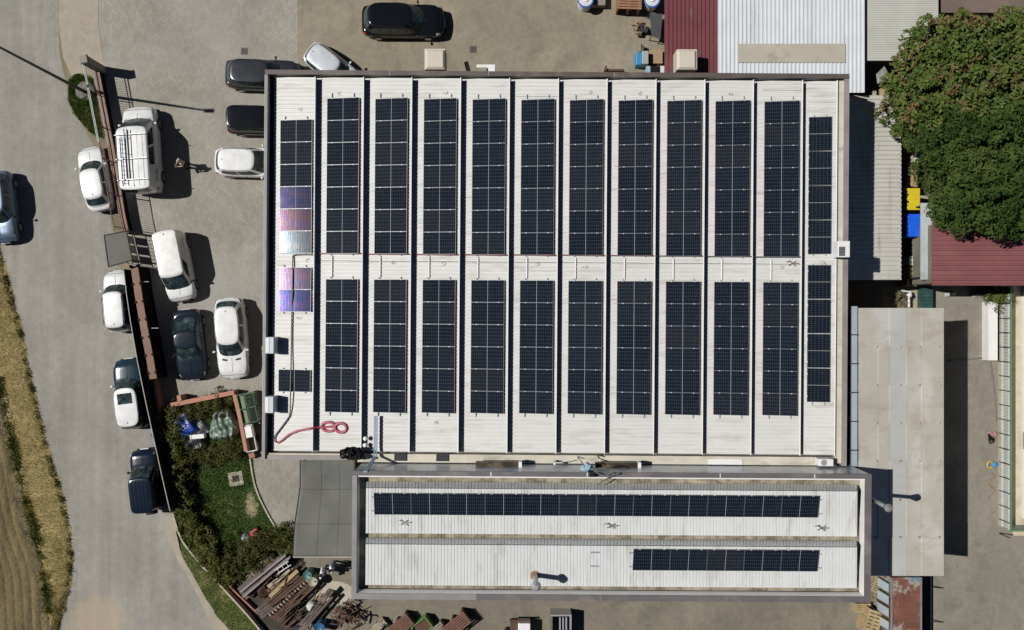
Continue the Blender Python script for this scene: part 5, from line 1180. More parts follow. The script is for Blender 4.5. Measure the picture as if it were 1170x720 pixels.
b = MB(); b.add([loc(x,y,.98) for x,y in ((-lx/2,-ly/2),(lx/2,-ly/2),(lx/2,ly/2),(-lx/2,ly/2))], [(0,1,2,3)]); obj('pane', b, gm, t)
t = thing('hand_trailer', 'small white open trailer below the green cold frame', 'trailer', P(284,500,0)[:2]+(0,)); ca = -R(78); c = P(284.5,501,.7); lx, ly = 1.55, .62
b = MB(); b.hexa([loc(x,y,.28) for x,y in ((-lx/2,-ly/2),(lx/2,-ly/2),(lx/2,ly/2),(-lx/2,ly/2))], [loc(x,y,.34) for x,y in ((-lx/2,-ly/2),(lx/2,-ly/2),(lx/2,ly/2),(-lx/2,ly/2))]); obj('bed', b, mat('worn_trailer_bed', (.20,.17,.12), .8, .3, 4), t)
b = MB()
for p0, p1 in (((-lx/2,-ly/2),(lx/2,-ly/2)),((lx/2,-ly/2),(lx/2,ly/2)),((lx/2,ly/2),(-lx/2,ly/2)),((-lx/2,ly/2),(-lx/2,-ly/2))): b.tube([loc(*p0,.66),loc(*p1,.66)], .035, 4); b.add([loc(*p0,.3),loc(*p1,.3),loc(*p1,.66),loc(*p0,.66)], [(0,1,2,3)])
obj('side_board', b, M['white'], t)
b = MB(); b.hexa([loc(x,y,.35) for x,y in ((-lx/2+.05,-.26),(-.05,-.26),(-.05,.26),(-lx/2+.05,.26))], [loc(x,y,.74) for x,y in ((-lx/2+.05,-.26),(-.05,-.26),(-.05,.26),(-lx/2+.05,.26))]); obj('white_lid', b, M['white'], t)
for y in (-.36,.36): b = MB(); q0, q1 = loc(.1,y-.04,.24), loc(.1,y+.04,.24); b.tube([q0,q1], .24, 16); obj('wheel', b, M['tyre'], t)
b = MB(); c = P(287.5,520.5,.4); b.obox(c[0],c[1],0,.4,.35,.3,R(20)); tag(obj('red_crate', b, M['terracotta'], bevel=.02), 'small rust red crate at the foot of the trailer', 'crate')
# manhole in the lawn, mower
t = thing('manhole', 'pale concrete manhole frame with dark lid in the lawn', 'manhole', P(269.5,547,0)[:2]+(0,)); c = P(269.5,547,.05)
b = MB(); 
for a, x, y, lx_, ly_ in ((R(10),0,.30,.86,.22),(R(10),0,-.30,.86,.22),(R(10),.32,0,.22,.38),(R(10),-.32,0,.22,.38)):
    b.obox(c[0]+x*math.cos(a)-y*math.sin(a), c[1]+x*math.sin(a)+y*math.cos(a), 0, .06, lx_, ly_, a)
obj('surround', b, M['pale_conc'], t); b = MB(); b.obox(c[0],c[1],0,.045,.44,.38,R(10)); obj('lid', b, mat('rusty_lid', (.07,.05,.045), .8, .2, 5), t)
t = thing('lawn_mower', 'red lawn mower with grey bag at the edge of the lawn', 'mower', P(288,611,0)[:2]+(0,)); c = P(290,610,.4); ca = R(28)
b = MB(); b.obox(c[0],c[1],.12,.34,.6,.46,ca,.85); obj('deck', b, mat('red_mower_paint', (.45,.05,.06), .4, .1, 4, coat=.5), t, bevel=.03)
b = MB(); b.cyl(c[0]+.1,c[1]+.05,.34,.52,.14,.12,14); obj('engine', b, M['dark'], t)
b = MB(); b.ball((c[0]-.48,c[1]-.25,.3), .3, .26, .24, 12, 8, .15); obj('grass_bag', b, mat('grey_bag', (.22,.22,.23), .9, .15, 5), t, smooth=True)
b = MB()
for y in (-.2,.2): b.tube([loc(-.25,y,.3),loc(-.85,y,.95)], .018, 5)
b.tube([loc(-.85,-.2,.95),loc(-.85,.2,.95)], .02, 5); obj('handle', b, M['dark'], t)
for x in (-.24,.24):
    for y in (-.25,.25): b = MB(); b.tube([loc(x,y-.03,.1),loc(x,y+.03,.1)], .1, 12); obj('wheel', b, M['tyre'], t)
for px, py, lab in ((279,58.5,'square iron drain grate in the pavers above the dark grey car'),(540.5,56.5,'square iron drain grate in the brown yard')):
    t = thing('drain_grate', lab, 'drain grate', P(px,py,0)); c = P(px,py,.02); b = MB(); b.obox(c[0],c[1],0,.022,.42,.42,0); obj('plate', b, mat('worn_iron', (.10,.09,.08), .7, .2, 5), t)
    b = MB()
    for k in range(4): b.obox(c[0]-.12+k*.08,c[1],.022,.03,.03,.30,0)
    obj('grille', b, M['dark'], t)
# scrap yard: steel beams, boards, racks, drums
M['beam'] = mat('brown_primed_steel', (.10,.07,.062), .6, .25, 2, fine=12, dirt=(.19,.12,.08), dscale=2); M['beam2'] = mat('mauve_grey_steel', (.23,.20,.20), .55, .2, 2, dirt=(.14,.09,.07), dscale=2)
M['plank'] = mat('yellow_pine', (.37,.285,.155), .8, .2, 2, fine=14, dirt=(.30,.21,.10), dscale=2, streak=(1,4)); M['plank2'] = mat('grey_board', (.38,.33,.25), .85, .2, 2, dirt=(.22,.18,.13), dscale=2)
M['rust'] = mat('rusty_iron', (.105,.055,.036), .85, .35, 3, fine=14, dirt=(.055,.035,.028), dscale=2.5)
def ibeam(label, x0, y0, x1, y1, z, wd, h, m, name='steel_beam', cat='beam', group='scrap steel and timber'):
    a, c_ = Vector(P(x0,y0,z+h)), Vector(P(x1,y1,z+h)); d = c_-a; L_ = d.length; an = math.atan2(d.y, d.x); mid = (a+c_)/2
    t = thing(name, label, cat, (mid.x, mid.y, z), 0)
    tk = .02
    b = MB(); b.obox(mid.x,mid.y,z+h-tk,z+h,L_,wd,an); obj('flange', b, m, t); b = MB(); b.obox(mid.x,mid.y,z,z+tk,L_,wd,an); obj('flange', b, m, t)
    b = MB(); b.obox(mid.x,mid.y,z+tk,z+h-tk,L_*.998,.025,an); obj('web', b, m, t); return t
def board(label, x0, y0, x1, y1, z, wd, h, m, name='timber_board', cat='board'):
    a, c_ = Vector(P(x0,y0,z+h)), Vector(P(x1,y1,z+h)); d = c_-a; mid = (a+c_)/2
    b = MB(); b.obox(mid.x,mid.y,z,z+h,d.length,wd,math.atan2(d.y,d.x)); o = obj(name, b, m, bevel=.008); return tag(o, label, cat)
for k, (x0,y0,x1,y1,z,wd,m,lab) in enumerate(((272,674,322,636,.5,.20,'beam','brown steel beam, uppermost of the long beams by the sandy patch'),(274,677,326,634.5,.62,.13,'beam2','mauve grey steel beam on the long beam stack'),(276,680,328,638,.45,.18,'beam','second brown steel beam in the long beam stack'),(277.5,682.5,331,637,.66,.12,'beam2','pale mauve beam with its end beyond the stack'),(280,684,328,645,.3,.2,'beam','lowest dark brown beam on the drum side of the stack'))):
    ibeam(lab, x0,y0,x1,y1,z,wd,.2,M[m])
ladder('short white framed ladder lying on the steel beams', P(315.5,654,.9), P(331,643.5,.9), .26, M['white'], 3)
board('long yellow pine board at the middle of the scrap yard', 308,682,340,652,.55,.22,.12,M['plank']); board('second yellow pine board, partly under the brown timbers', 305,676,334,649.5,.45,.16,.1,M['plank'])
board('short grey white board near the round wire basket', 306,671,318,662,.6,.22,.05,M['plank2']); board('narrow pale board beside the white framed ladder', 317,664,331,651,.6,.16,.06,M['plank2'])
def rack(label, x0, y0, x1, y1, wd, z, m, n, cat='rack', name='timber_rack', teeth=0, mt=None):
    a, c_ = Vector(P(x0,y0,z)), Vector(P(x1,y1,z)); d = c_-a; L_ = d.length; an = math.atan2(d.y,d.x); mid = (a+c_)/2; dv = d.normalized(); nv = Vector((-dv.y,dv.x,0)); t = thing(name, label, cat, (mid.x,mid.y,0))
    for k in range(n):
        o_ = nv*((k+.5)/n-.5)*wd; zz = z-.10*(k % 2)-random.uniform(0,.06); b = MB(); sh_ = dv*random.uniform(-.12,.12)
        b.obox(mid.x+o_.x+sh_.x, mid.y+o_.y+sh_.y, zz-.09, zz, L_*random.uniform(.92,1), wd/n*.82, an+random.uniform(-.012,.012)); obj('bar', b, m, t)
    for f in (-.38,0,.38):
        q = mid+dv*L_*f; b = MB(); b.obox(q.x,q.y,0,z-.22,.12,wd*.95,an); obj('bearer', b, M['rust'], t)
    if teeth:
        b = MB()
        for k in range(teeth):
            q = a+d*((k+.5)/teeth)-nv*wd*-.42; b.obox(q.x,q.y,z,z+.05,.07,.16,an)
        obj('tooth', b, mt or M['plank2'], t)
    return t
rack('stack of brown timbers beside the yellow boards', 303,690,343,657,.85,.65,M['rust'],5)
rack('short stack of brown timbers near the low angled kerb', 294,703,318,686,.7,.5,M['beam'],4)
rack('long rack of rusty bars with pale teeth down its length', 311,708,356,666,.7,.75,M['rust'],5,teeth=14)
rack('long pair of brown beams at the lower right of the scrap yard', 343,719,379,677,.55,.8,M['beam'],3)
rack('reddish timbers at the bottom edge between two racks', 322,716,342,700,.6,.4,M['rust'],4)
b = MB()
for k in range(60):
    a = random.uniform(0,6.3); q = (random.gauss(393,6.5), random.gauss(703,7)); z = random.uniform(.1,1.0); L_ = random.uniform(5,15); b.tube([P(q[0]-L_*math.cos(a)/2,q[1]-L_*math.sin(a)/2,z), P(q[0]+L_*.1,q[1],z+random.uniform(-.1,.25)), P(q[0]+L_*math.cos(a)/2,q[1]+L_*math.sin(a)/2,z+random.uniform(-.2,.3))], random.uniform(.02,.06), 5)
tag(obj('scrap_heap', b, M['rust']), 'tangled heap of rusty scrap iron below the narrow building corner', 'scrap heap')
b = MB()
for k in range(26):
    a = 2*math.pi*k/26; b.tube([P(301+6*math.cos(a),677+6*math.sin(a),.1), P(301+7*math.cos(a+.3),677+7*math.sin(a+.3),.55), P(301+4*math.cos(a+.8),677+4*math.sin(a+.8),.8)], .02, 4)
tag(obj('wire_basket', b, M['rust']), 'round basket of rusty wire rods left of the yellow boards', 'basket')
for k_, (cx_, cy_, n_, lab) in enumerate(((312,668,26,'loose rusty offcuts lying over the beams and boards'),(333,685,34,'loose rusty rods strewn between the long racks'),(352,704,30,'loose dark rods strewn beside the white sack'))):
    b = MB()
    for k in range(n_):
        a = random.gauss(R(40), .45); x, y = random.gauss(cx_, 11), random.gauss(cy_, 9); L_ = random.uniform(2, 9); z = random.uniform(.1, .8)
        b.tube([P(x-L_*math.cos(a), y+L_*math.sin(a), z), P(x+L_*math.cos(a), y-L_*math.sin(a), z+random.uniform(-.08,.15))], random.uniform(.015,.05), 4)
    tag(obj('scrap_rods', b, (M['rust'], M['beam'], M['dark'])[k_]), lab, 'scrap', kind='stuff')
def drum(label, px, py, r_, h, m, lidm=None):
    t = thing('steel_drum', label, 'drum', P(px,py,0)[:2]+(0,)); c = P(px,py,h)
    b = MB(); n = 24
    prof = [(.98,0),(1,.02),(1,.32*h),(1.04,.34*h),(1,.36*h),(1,.64*h),(1.04,.66*h),(1,.68*h),(1,h-.03),(1.03,h),(.95,h),(.93,h-.025),(.01,h-.02)]
    b.grid(n, len(prof), lambda u, v: (c[0]+r_*prof[int(round(v*(len(prof)-1)))][0]*math.cos(2*math.pi*u), c[1]+r_*prof[int(round(v*(len(prof)-1)))][0]*math.sin(2*math.pi*u), prof[int(round(v*(len(prof)-1)))][1]), True); obj('barrel', b, m, t, smooth=True)
    b = MB(); b.cyl(c[0]+r_*.5,c[1],h-.02,h+.015,.05,.05,10); obj('bung', b, M['dark'], t); return t
drum('teal drum standing beside the white shirted people', 351,658,.26,.9,mat('teal_drum_paint', (.10,.20,.19), .5, .12, 3)); drum('pale beige drum just below the teal drum', 357.3,664.8,.27,.9,mat('beige_drum_paint', (.38,.36,.27), .6, .1, 3)); drum('blue drum at the bottom edge of the scrap yard', 365,718,.3,.9,mat('blue_drum_paint', (.04,.13,.28), .45, .12, 3))
t = thing('white_sack', 'white sack with a knotted top beside the brown beams', 'sack', P(356.5,693,0)[:2]+(0,)); c = P(356.5,693,.4)
b = MB(); b.ball((c[0],c[1],.36), .36, .30, .36, 16, 10, .18); obj('bag', b, mat('white_woven_sack', (.50,.51,.46), .85, .12, 4), t, smooth=True); b = MB(); b.ball((c[0]+.1,c[1]+.18,.72), .14, .12, .12, 10, 6, .3); obj('knot', b, bpy.data.materials['white_woven_sack'], t)
b = MB()
for k in range(120):
    q = random.choice(((287,657),(304,643),(330,628),(367,681),(283,662))); c = P(random.gauss(q[0],5),random.gauss(q[1],3.5),0); s_ = random.uniform(.04,.17); b.ball((c[0],c[1],s_*.3), s_, s_*.8, s_*.5, 6, 4, .4)
tag(obj('rubble', b, mat('sandy_rubble', (.40,.34,.24), .95, .2, 4)), 'pale sandy rubble between the scrap piles', 'rubble', kind='stuff')
sheet('ground_patch', [(276,664),(290,655),(300,643),(312,634),(322,632),(316,645),(300,655),(287,666)], .020, mat('sandy_soil', (.38,.32,.22), .95, .2, 2, bmp=.5, fine=16), .02, 3)
sheet('ground_patch', [(352,684),(366,672),(380,664),(398,668),(404,680),(392,690),(372,694),(358,700)], .020, M['pale_conc'], .02, 3)
b = MB(); wallpath(b, [P(253,660,.35),P(269,677,.35),P(293,700,.35),P(297,695,.35)], .09, 0, .35); tag(obj('low_kerb', b, M['terracotta']), 'thin angled brick kerb at the foot of the steel beams', 'kerb')
# pallets and boxes along the bottom edge
def pallet(label, px, py, a, lx_, ly_, h, m, n=7, cat='pallet', name='wooden_pallet', load=None):
    t = thing(name, label, cat, P(px,py,0)[:2]+(0,)); c = P(px,py,h); an = -R(a); ca_, sa_ = math.cos(an), math.sin(an)
    for k in range(n):
        y = ((k+.5)/n-.5)*ly_; b = MB(); b.obox(c[0]-y*sa_, c[1]+y*ca_, h-.03, h, lx_, ly_/n*.74, an); obj('slat', b, m, t)
    for x in (-.42,0,.42):
        b = MB(); b.obox(c[0]+x*lx_*ca_, c[1]+x*lx_*sa_, .0 if not load else .02, h-.032, .1, ly_*.98, an); obj('bearer', b, load or m, t)
    return t
M['brownboard'] = mat('red_brown_boards', (.17,.085,.06), .8, .2, 2.5, dirt=(.11,.06,.045), dscale=2)
pallet('brown board stack at the bottom edge, left of the green box', 457,716,-38,1.5,.8,.8,M['brownboard'],6,'board stack','board_stack')
pallet('large brown board stack at the bottom edge, right of the grey stack', 521,715,-38,1.7,.85,.9,M['brownboard'],6,'board stack','board_stack')
pallet('small grey board stack at the bottom edge', 500,720,-38,.9,.6,.6,M['conc'],4,'board stack','board_stack')
pallet('pale grey boards at the bottom edge nearest the scrap heap', 431,717,-42,1.2,.45,.4,M['plank2'],4,'board stack','board_stack')
t = thing('storage_crate', 'green open crate at the bottom edge between board stacks', 'crate', P(482,716,0)[:2]+(0,)); c = P(482,717,.7); an = R(38)
M['green_crate'] = mat('green_crate_paint', (.10,.22,.06), .6, .15, 3)
for x, y, lx_, ly_ in ((0,.36,1.1,.06),(0,-.36,1.1,.06),(.52,0,.06,.66),(-.52,0,.06,.66)):
    b = MB(); b.obox(c[0]+x*math.cos(an)-y*math.sin(an), c[1]+x*math.sin(an)+y*math.cos(an), 0, .7, lx_, ly_, an); obj('side', b, M['green_crate'], t)
b = MB(); b.obox(c[0],c[1],.3,.55,1.0,.64,an); obj('contents', b, M['rust'], t)
b = MB()
for k in range(14):
    x = 440+random.uniform(-4,10); y = 716+random.uniform(-4,4); b.tube([P(x,y,.1),P(x+random.uniform(-9,9),y+random.uniform(-6,6),random.uniform(.4,.8))], .02, 4)
tag(obj('bent_wires', b, M['dark']), 'dark bent wire frames at the bottom edge', 'wire')
t = thing('small_machine', 'white lidded machine with brown bar at the bottom edge below the vent pipe', 'machine', P(597,716,0)[:2]+(0,))
b = MB(); fbox(b, P, 592, 606, 712.5, 726, .1, 1.0); obj('body', b, M['white'], t, bevel=.04); b = MB(); fbox(b, P, 582, 606, 708.6, 710.4, .7, .8); obj('bar', b, M['rust'], t)
b = MB(); fbox(b, P, 583, 592, 711, 724, .1, .75); obj('motor', b, M['rust'], t, bevel=.03); b = MB(); b.ball(P(581,720,.5), .25,.2,.25,10,7); obj('tank', b, M['black'], t, smooth=True)
t = thing('open_skip', 'dark open skip with pale rim at the bottom edge', 'skip', P(642,715,0)[:2]+(0,))
z = 1.1
for x0,x1,y0,y1 in ((629,653,702.5,704.2),(651.3,653,704.3,728),(629,631.2,704.3,728)):
    b = MB(); fbox(b, P, x0,x1,y0,y1, 0, z); obj('side', b, mat('olive_skip', (.15,.14,.08), .7, .25, 3) if x1-x0 < 3 and x0 < 630 else M['alu'], t)
b = MB(); fbox(b, P, 631,651.5,704.2,728, .05, .2); obj('floor', b, M['dark'], t); b = MB()
for k in range(3): fbox(b, P, 639+k*3.6, 640.6+k*3.6, 705.5, 728, .5, .75)
obj('inner_rib', b, M['alu'], t)
# ------------------------------------------------------------------ upper yard by the red roof
M['rb_white'] = mat('pale_plastic', (.58,.62,.68), .4, .06, 3); M['rb_blue'] = mat('blue_plastic', (.04,.10,.34), .45, .1, 3)
for px, lab in ((669.5,'round white tank with a blue rim at the top edge, away from the red roof'),(745.5,'round white tank with a blue rim at the top edge beside the red roof')):
    t = thing('plastic_tank', lab, 'tank', P(px,0,0)[:2]+(0,)); c = P(px,0,1.0); b = MB(); b.cyl(c[0],c[1]+.05,0,.95,.42,.40,24); obj('tank', b, M['rb_white'], t, bevel=.03)
    b = MB(); b.grid(24, 6, lambda u, v: (c[0]+(.44+.05*math.cos(2*math.pi*v))*math.cos(2*math.pi*u), c[1]+.05+(.44+.05*math.cos(2*math.pi*v))*math.sin(2*math.pi*u), .9+.06*math.sin(2*math.pi*v)), True); obj('rim', b, M['rb_blue'], t, smooth=True)
    b = MB(); b.cyl(c[0],c[1]+.05,.95,1.02,.16,.14,14); obj('lid', b, M['white'], t)
b = MB(); fbox(b, P, 676, 692, -14, 6, 0, .55); tag(obj('grey_box', b, M['conc'], bevel=.03), 'grey brown box at the top edge beside a blue rimmed tank', 'box')
pallet('rust brown boards on a pallet at the top edge', 719,0,2,1.5,1.1,1.0,mat('orange_brown_boards', (.29,.15,.085), .8, .15, 2.5),7,'board stack','board_stack')
t = thing('work_table', 'dark grey topped table standing beside the dark red roof', 'table', P(749,29,0)[:2]+(0,)); q = [P(x,y,.85) for x,y in ((742.5,15),(757,16),(754.5,44.5),(744.5,41))]
b = MB(); b.hexa([(x,y,.80) for x,y,z in q[::-1]], q[::-1]); obj('table_top', b, mat('slate_top', (.055,.06,.065), .6, .15, 3), t)
for x,y,z in q: b = MB(); b.tube([(x,y,0),(x,y,.8)], .03, 5); obj('leg', b, M['dark'], t)
b = MB()
for k in range(26):
    x, y = 730+random.uniform(-5,6), 31+random.uniform(-6,8); a = random.uniform(0,6.3); b.tube([P(x,y,random.uniform(.05,.4)),P(x+7*math.cos(a),y+5*math.sin(a),random.uniform(.05,.7))], random.uniform(.02,.05), 4)
tag(obj('broken_wood', b, mat('split_wood', (.36,.24,.15), .9, .3, 3)), 'heap of broken wood beside the dark topped table', 'wood heap')
b = MB()
for k in range(12):
    x, y = 733+random.uniform(-3,5), 35+random.uniform(-4,5); c = P(x,y,.2); b.obox(c[0],c[1],0,random.uniform(.2,.5),.3,.2,random.uniform(0,3))
tag(obj('dark_offcuts', b, M['dark']), 'dark offcuts among the broken wood', 'offcuts')
t = thing('plastic_chest', 'blue chest with grey lid beside the brown sheet', 'chest', P(733,67,0)[:2]+(0,)); b = MB(); fbox(b, P, 727,733.5,59.5,74,0,.8); obj('blue_side', b, mat('sky_blue_plastic', (.03,.25,.48), .45, .12, 3), t, bevel=.03); b = MB(); fbox(b, P, 733.6,741,58,73,0,.84); obj('grey_side', b, mat('grey_plastic', (.33,.35,.36), .5, .12, 3), t, bevel=.03)
b = MB(); c = P(732,55,.5); b.ball(c, .2,.25,.3,10,7,.4); obj('bundle', b, M['conc'], t)
b = MB(); fbox(b, P, 741.5,757,57,72.5,.0,.35); tag(obj('brown_sheet', b, mat('brown_card_sheet', (.32,.235,.14), .85, .1, 2)), 'brown flat sheet beside the blue chest', 'sheet')
t = thing('low_rack', 'blue and black low rack against the hall under the brown sheet', 'rack', P(749,79,0)[:2]+(0,))
for k, (x0,x1,m) in enumerate(((738.5,743,'bluepipe'),(743.5,754,'black'),(754.5,759,'rb_white'))): b = MB(); fbox(b, P, x0,x1,75.5,90,0,.6); obj('box', b, M[m], t)
b = MB(); c = P(702,80,.5); b.obox(c[0],c[1],0,.5,1.2,.12,0); b.obox(c[0]-.5,c[1]+.1,0,.6,.1,.3,0); tag(obj('brown_bench', b, M['rust'], bevel=.01), 'dark brown low bench close under the upper edge of the hall', 'bench')
# ------------------------------------------------------------------ strip between the sheds and the right hand yard
def bin_(label, x0, x1, y0, y1, h, m, lug):
    t = thing('plastic_container', label, 'container', P((x0+x1)/2,(y0+y1)/2,0)[:2]+(0,)); b = MB(); fbox(b, P, x0,x1,y0,y1,0,h); obj('body', b, m, t, bevel=.03)
    b = MB()
    for f in (.25,.5,.75): fbox(b, P, x0+1.5,x1-1.5,y0+(y1-y0)*f-.4,y0+(y1-y0)*f+.4,h,h+.02)
    obj('rib', b, m, t)
    for f in lug:
        b = MB(); fbox(b, P, x1-.5,x1+1.2,y0+(y1-y0)*f,y0+(y1-y0)*f+2.2,h*.6,h+.01); obj('lug', b, M['black'], t)
        b = MB(); fbox(b, P, x0-.8,x0+2.6,y0+(y1-y0)*f,y0+(y1-y0)*f+2.0,h*.9,h+.012); obj('lug', b, M['black'], t)
    return t
bin_('bright yellow container beside the beige shed', 1036,1051.5,215,240,2.6,mat('yellow_plastic', (.62,.47,.02), .5, .08, 3),(.25,.6))
bin_('bright blue container just below the yellow one', 1035.5,1053.5,244.5,270.5,2.5,mat('royal_blue_plastic', (.01,.11,.72), .45, .08, 3),())
sheet('ground_patch', [(1028,120),(1064,120),(1064,340),(1028,340)], .017, M['apron'], .0)
M['carton'] = mat('brown_cardboard', (.33,.22,.12), .85, .15, 3)
def slatpile(label, x0, x1, y0, y1, h, m, n, name='plank_stack', cat='plank stack'):
    t = thing(name, label, cat, P((x0+x1)/2,(y0+y1)/2,0)[:2]+(0,))
    for k in range(n):
        a, c_ = x0+(x1-x0)*k/n, x0+(x1-x0)*(k+.86)/n; b = MB(); fbox(b, P, a, c_, y0+random.uniform(0,1.5), y1-random.uniform(0,1.5), .05, h-random.uniform(0,.06)); obj('plank', b, m, t)
    return t
slatpile('brown planks stacked above the yellow container', 1036,1049,187,214,2.0,M['carton'],3); slatpile('short grey brown planks at the foot of the dark tree', 1039,1046,167,186,1.9,M['plank2'],2)
slatpile('yellowish planks below the blue container', 1039.5,1049,304,317.5,1.7,M['plank'],4); slatpile('low brown planks beside the dry bush', 1036.5,1049,319,327,1.5,M['carton'],3)
b = MB(); fbox(b, P, 1046.5,1050.5,175,189,.0,2.0); tag(obj('white_canister', b, M['white'], bevel=.03), 'white canister beside the planks under the dark tree', 'canister')
b = MB(); fbox(b, P, 1039,1044.5,293,303,.0,1.7); tag(obj('grey_box', b, M['rb_white'], bevel=.02), 'pale grey box above the yellowish planks', 'box')
t = thing('gutter_roof', 'pale blue grey flat strip roof left of the faded red roof', 'roof', P(1058,282,0)[:2]+(0,)); b = MB(); fbox(b, P, 1052,1065.2,232,319.5,3.4,3.46); obj('sheet', b, mat('pale_blue_sheet', (.42,.47,.47), .5, .08, 1.2, dirt=(.3,.34,.33), dscale=1), t); 
for x, y in ((1054,234),(1062,234),(1054,316),(1062,316)): b = MB(); fbox(b, P, x, x+1.6, y, y+1.6, 0, 3.39); obj('post', b, M['dark'], t)
t = thing('green_container', 'dark teal container beside the yard below the red roof', 'container', P(1060,335,0)[:2]+(0,)); b = MB(); fbox(b, P, 1054.5,1066,319.8,352,0,.7); obj('body', b, mat('dark_teal_paint', (.02,.075,.07), .5, .2, 2, dirt=(.05,.11,.12), dscale=1), t); b = MB()
for y in range(323,351,4): fbox(b, P, 1055,1065.6,y,y+1,.7,.74)
obj('rib', b, M['dark'], t)
cp = [];
b = MB(); rg = random.Random(5)
for k in range(130):
    a = rg.uniform(0,6.3); c = P(1026.5,342,0); r_ = rg.uniform(.3,.62); b.tube([(c[0],c[1],.05),(c[0]+r_*.5*math.cos(a),c[1]+r_*.6*math.sin(a),rg.uniform(.3,.7)),(c[0]+r_*math.cos(a+.4),c[1]+r_*1.2*math.sin(a+.4),rg.uniform(.2,.9))], .011, 3)
tag(obj('dry_bush', b, mat('dry_twigs', (.17,.14,.09), .95, .3, 4)), 'leafless dry bush above the annex roof', 'bush')
t = thing('white_pipe', 'white T shaped pipe standing beside the dry bush', 'pipe', P(1039,342,0)[:2]+(0,)); b = MB(); b.tube([P(1038.5,351,.6),P(1038.5,338,.6)], .06, 8); obj('stem', b, M['white'], t); b = MB(); b.tube([P(1030,332,.7),P(1041,334,.7)], .05, 8); b.ball(P(1039,337,.7), .16,.14,.12,10,6,.3); obj('branch', b, M['white'], t)
sheet('ground_patch', [(1008,327),(1053,327),(1053,356),(1008,356)], .021, mat('tan_concrete', (.34,.28,.17), .9, .12, 1), .0)
b = MB(); c = P(1010,87,3.0); b.hexa([P(x,y,z) for x,y,z in ((1001,85,3.7),(1002.5,96,3.7),(1017,88,4.2),(1010.5,75.5,4.2))][::1], [P(x,y,z+.04) for x,y,z in ((1001,85,3.7),(1002.5,96,3.7),(1017,88,4.2),(1010.5,75.5,4.2))]); tag(obj('tilted_sheet', b, mat('grey_corrugated_scrap', (.22,.22,.20), .6, .15, 3)), 'tilted grey sheet in the dark gap beside the tree', 'sheet')
b = MB(); fbox(b, P, 1006,1020,101,113,0,3.2); tag(obj('carton', b, mat('tan_carton', (.36,.28,.14), .85, .1, 2), bevel=.01), 'tan carton in the dark gap beside the tree', 'carton')
b = MB(); fbox(b, P, 997.8,1001.4,104,112.5,0,4.3); tag(obj('wooden_post', b, M['plank2']), 'short pale wooden post at the edge of the beige shed roof', 'post')
b = MB(); b.ball(P(1030,87,4.0), .4,.16,.1,10,6,.4); b.ball(P(1025,88.5,4.0), .16,.14,.12,8,5,.3); tag(obj('orange_cloth', b, mat('orange_cloth', (.42,.16,.09), .8, .2, 4)), 'orange and white cloth lying by the edge of the leafy tree', 'cloth')
# fence and wall on the right
M['slat_white'] = mat('white_fence_slat', (.60,.62,.58), .6, .08, 3); M['fence_green'] = mat('green_fence_rail', (.10,.19,.10), .5, .15, 3)
ft = thing('slatted_fence', 'long white slatted fence with green top rail on the right', 'fence', P(1146,470,0)[:2]+(0,))
xb, xt = P(1142,470,0)[0], P(1155.4,470,1.25)[0]; xb = xt
Y0, Y1 = P(0,331,0)[1], P(0,606,1.2)[1]
zf = 1.25
b = MB(); b.box(xb-.04, xb+.04, Y1, Y0, 0, .28); obj('kerb', b, M['pale_conc'], ft)
b = MB(); y = Y0; ns = int((Y0-Y1)/.085)
for k in range(ns): yy_ = Y0-(k+.5)*.085; b.box(xb-.012, xb+.012, yy_-.027, yy_+.027, .285, 1.18)
sl = obj('slats', b, M['slat_white'], ft); sl['kind'] = 'stuff'
for z_ in (.40, 1.05): b = MB(); b.box(xb-.035, xb-.014, Y1, Y0, z_-.07, z_+.07); obj('rail', b, M['slat_white'], ft)
for k in range(18):
    yy_ = Y0-k*.86; b = MB(); b.box(xb-.05, xb-.037, yy_-.03, yy_+.03, .1, 1.2); obj('post', b, M['dark'], ft)
b = MB(); b.box(xb-.05, xb+.06, Y1-.05, Y0, 1.185, zf); obj('top_rail', b, M['fence_green'], ft)
f2 = thing('slatted_fence', 'short green railed fence closing the bottom of the white building plot', 'fence', (xb+1, Y1-.1, 0))
b = MB(); b.box(xb+.065, xb+4, Y1-.06, Y1+.05, 1.19, zf); obj('top_rail', b, M['fence_green'], f2); b = MB(); b.box(xb+.065, xb+4, Y1-.02, Y1+.02, .05, 1.18); obj('panel', b, mat('pale_green_panel', (.35,.43,.38), .6, .1, 2), f2)
sheet('ground_patch', [(1157,325),(1200,325),(1200,612),(1157,612)], .018, mat('cream_sand', (.52,.44,.32), .95, .14, 1.4, bmp=.4, fine=14, dirt=(.36,.30,.21), dscale=1.5), .0)
b = MB(); fbox(b, P, 1129.5,1140,345,412,0,.7); tag(obj('white_block_wall', b, M['white_flash'], bevel=.01), 'thick low white wall beside the slatted fence', 'wall')
for q, lab, m in (([(1084,412),(1105,411),(1123,409),(1131,412),(1136,445),(1139,480)],'dark hose across the right yard ending by the fence','grey_cable'),):
    cable('garden_hose', lab, [P(x,y,.04) for x,y in q], .035, M[m], 'hose')
b = MB(); 
for k in range(5): c = P(1132+random.uniform(-3,4), 500+random.uniform(-7,8), .05); b.ball((c[0],c[1],.1), random.uniform(.08,.2), random.uniform(.1,.2), .1, 8, 5, .4)
tag(obj('pink_rags', b, mat('faded_pink_cloth', (.36,.20,.19), .9, .15, 4)), 'faded pink rags on the ground by the right fence', 'rags')
cable('black_hose', 'black knotted hose lying on the pink rags', [P(1132+3*math.cos(k*1.3)+k*.1,498+4*math.sin(k*1.7)+k*.6,.16) for k in range(12)], .04, M['black'], 'hose')
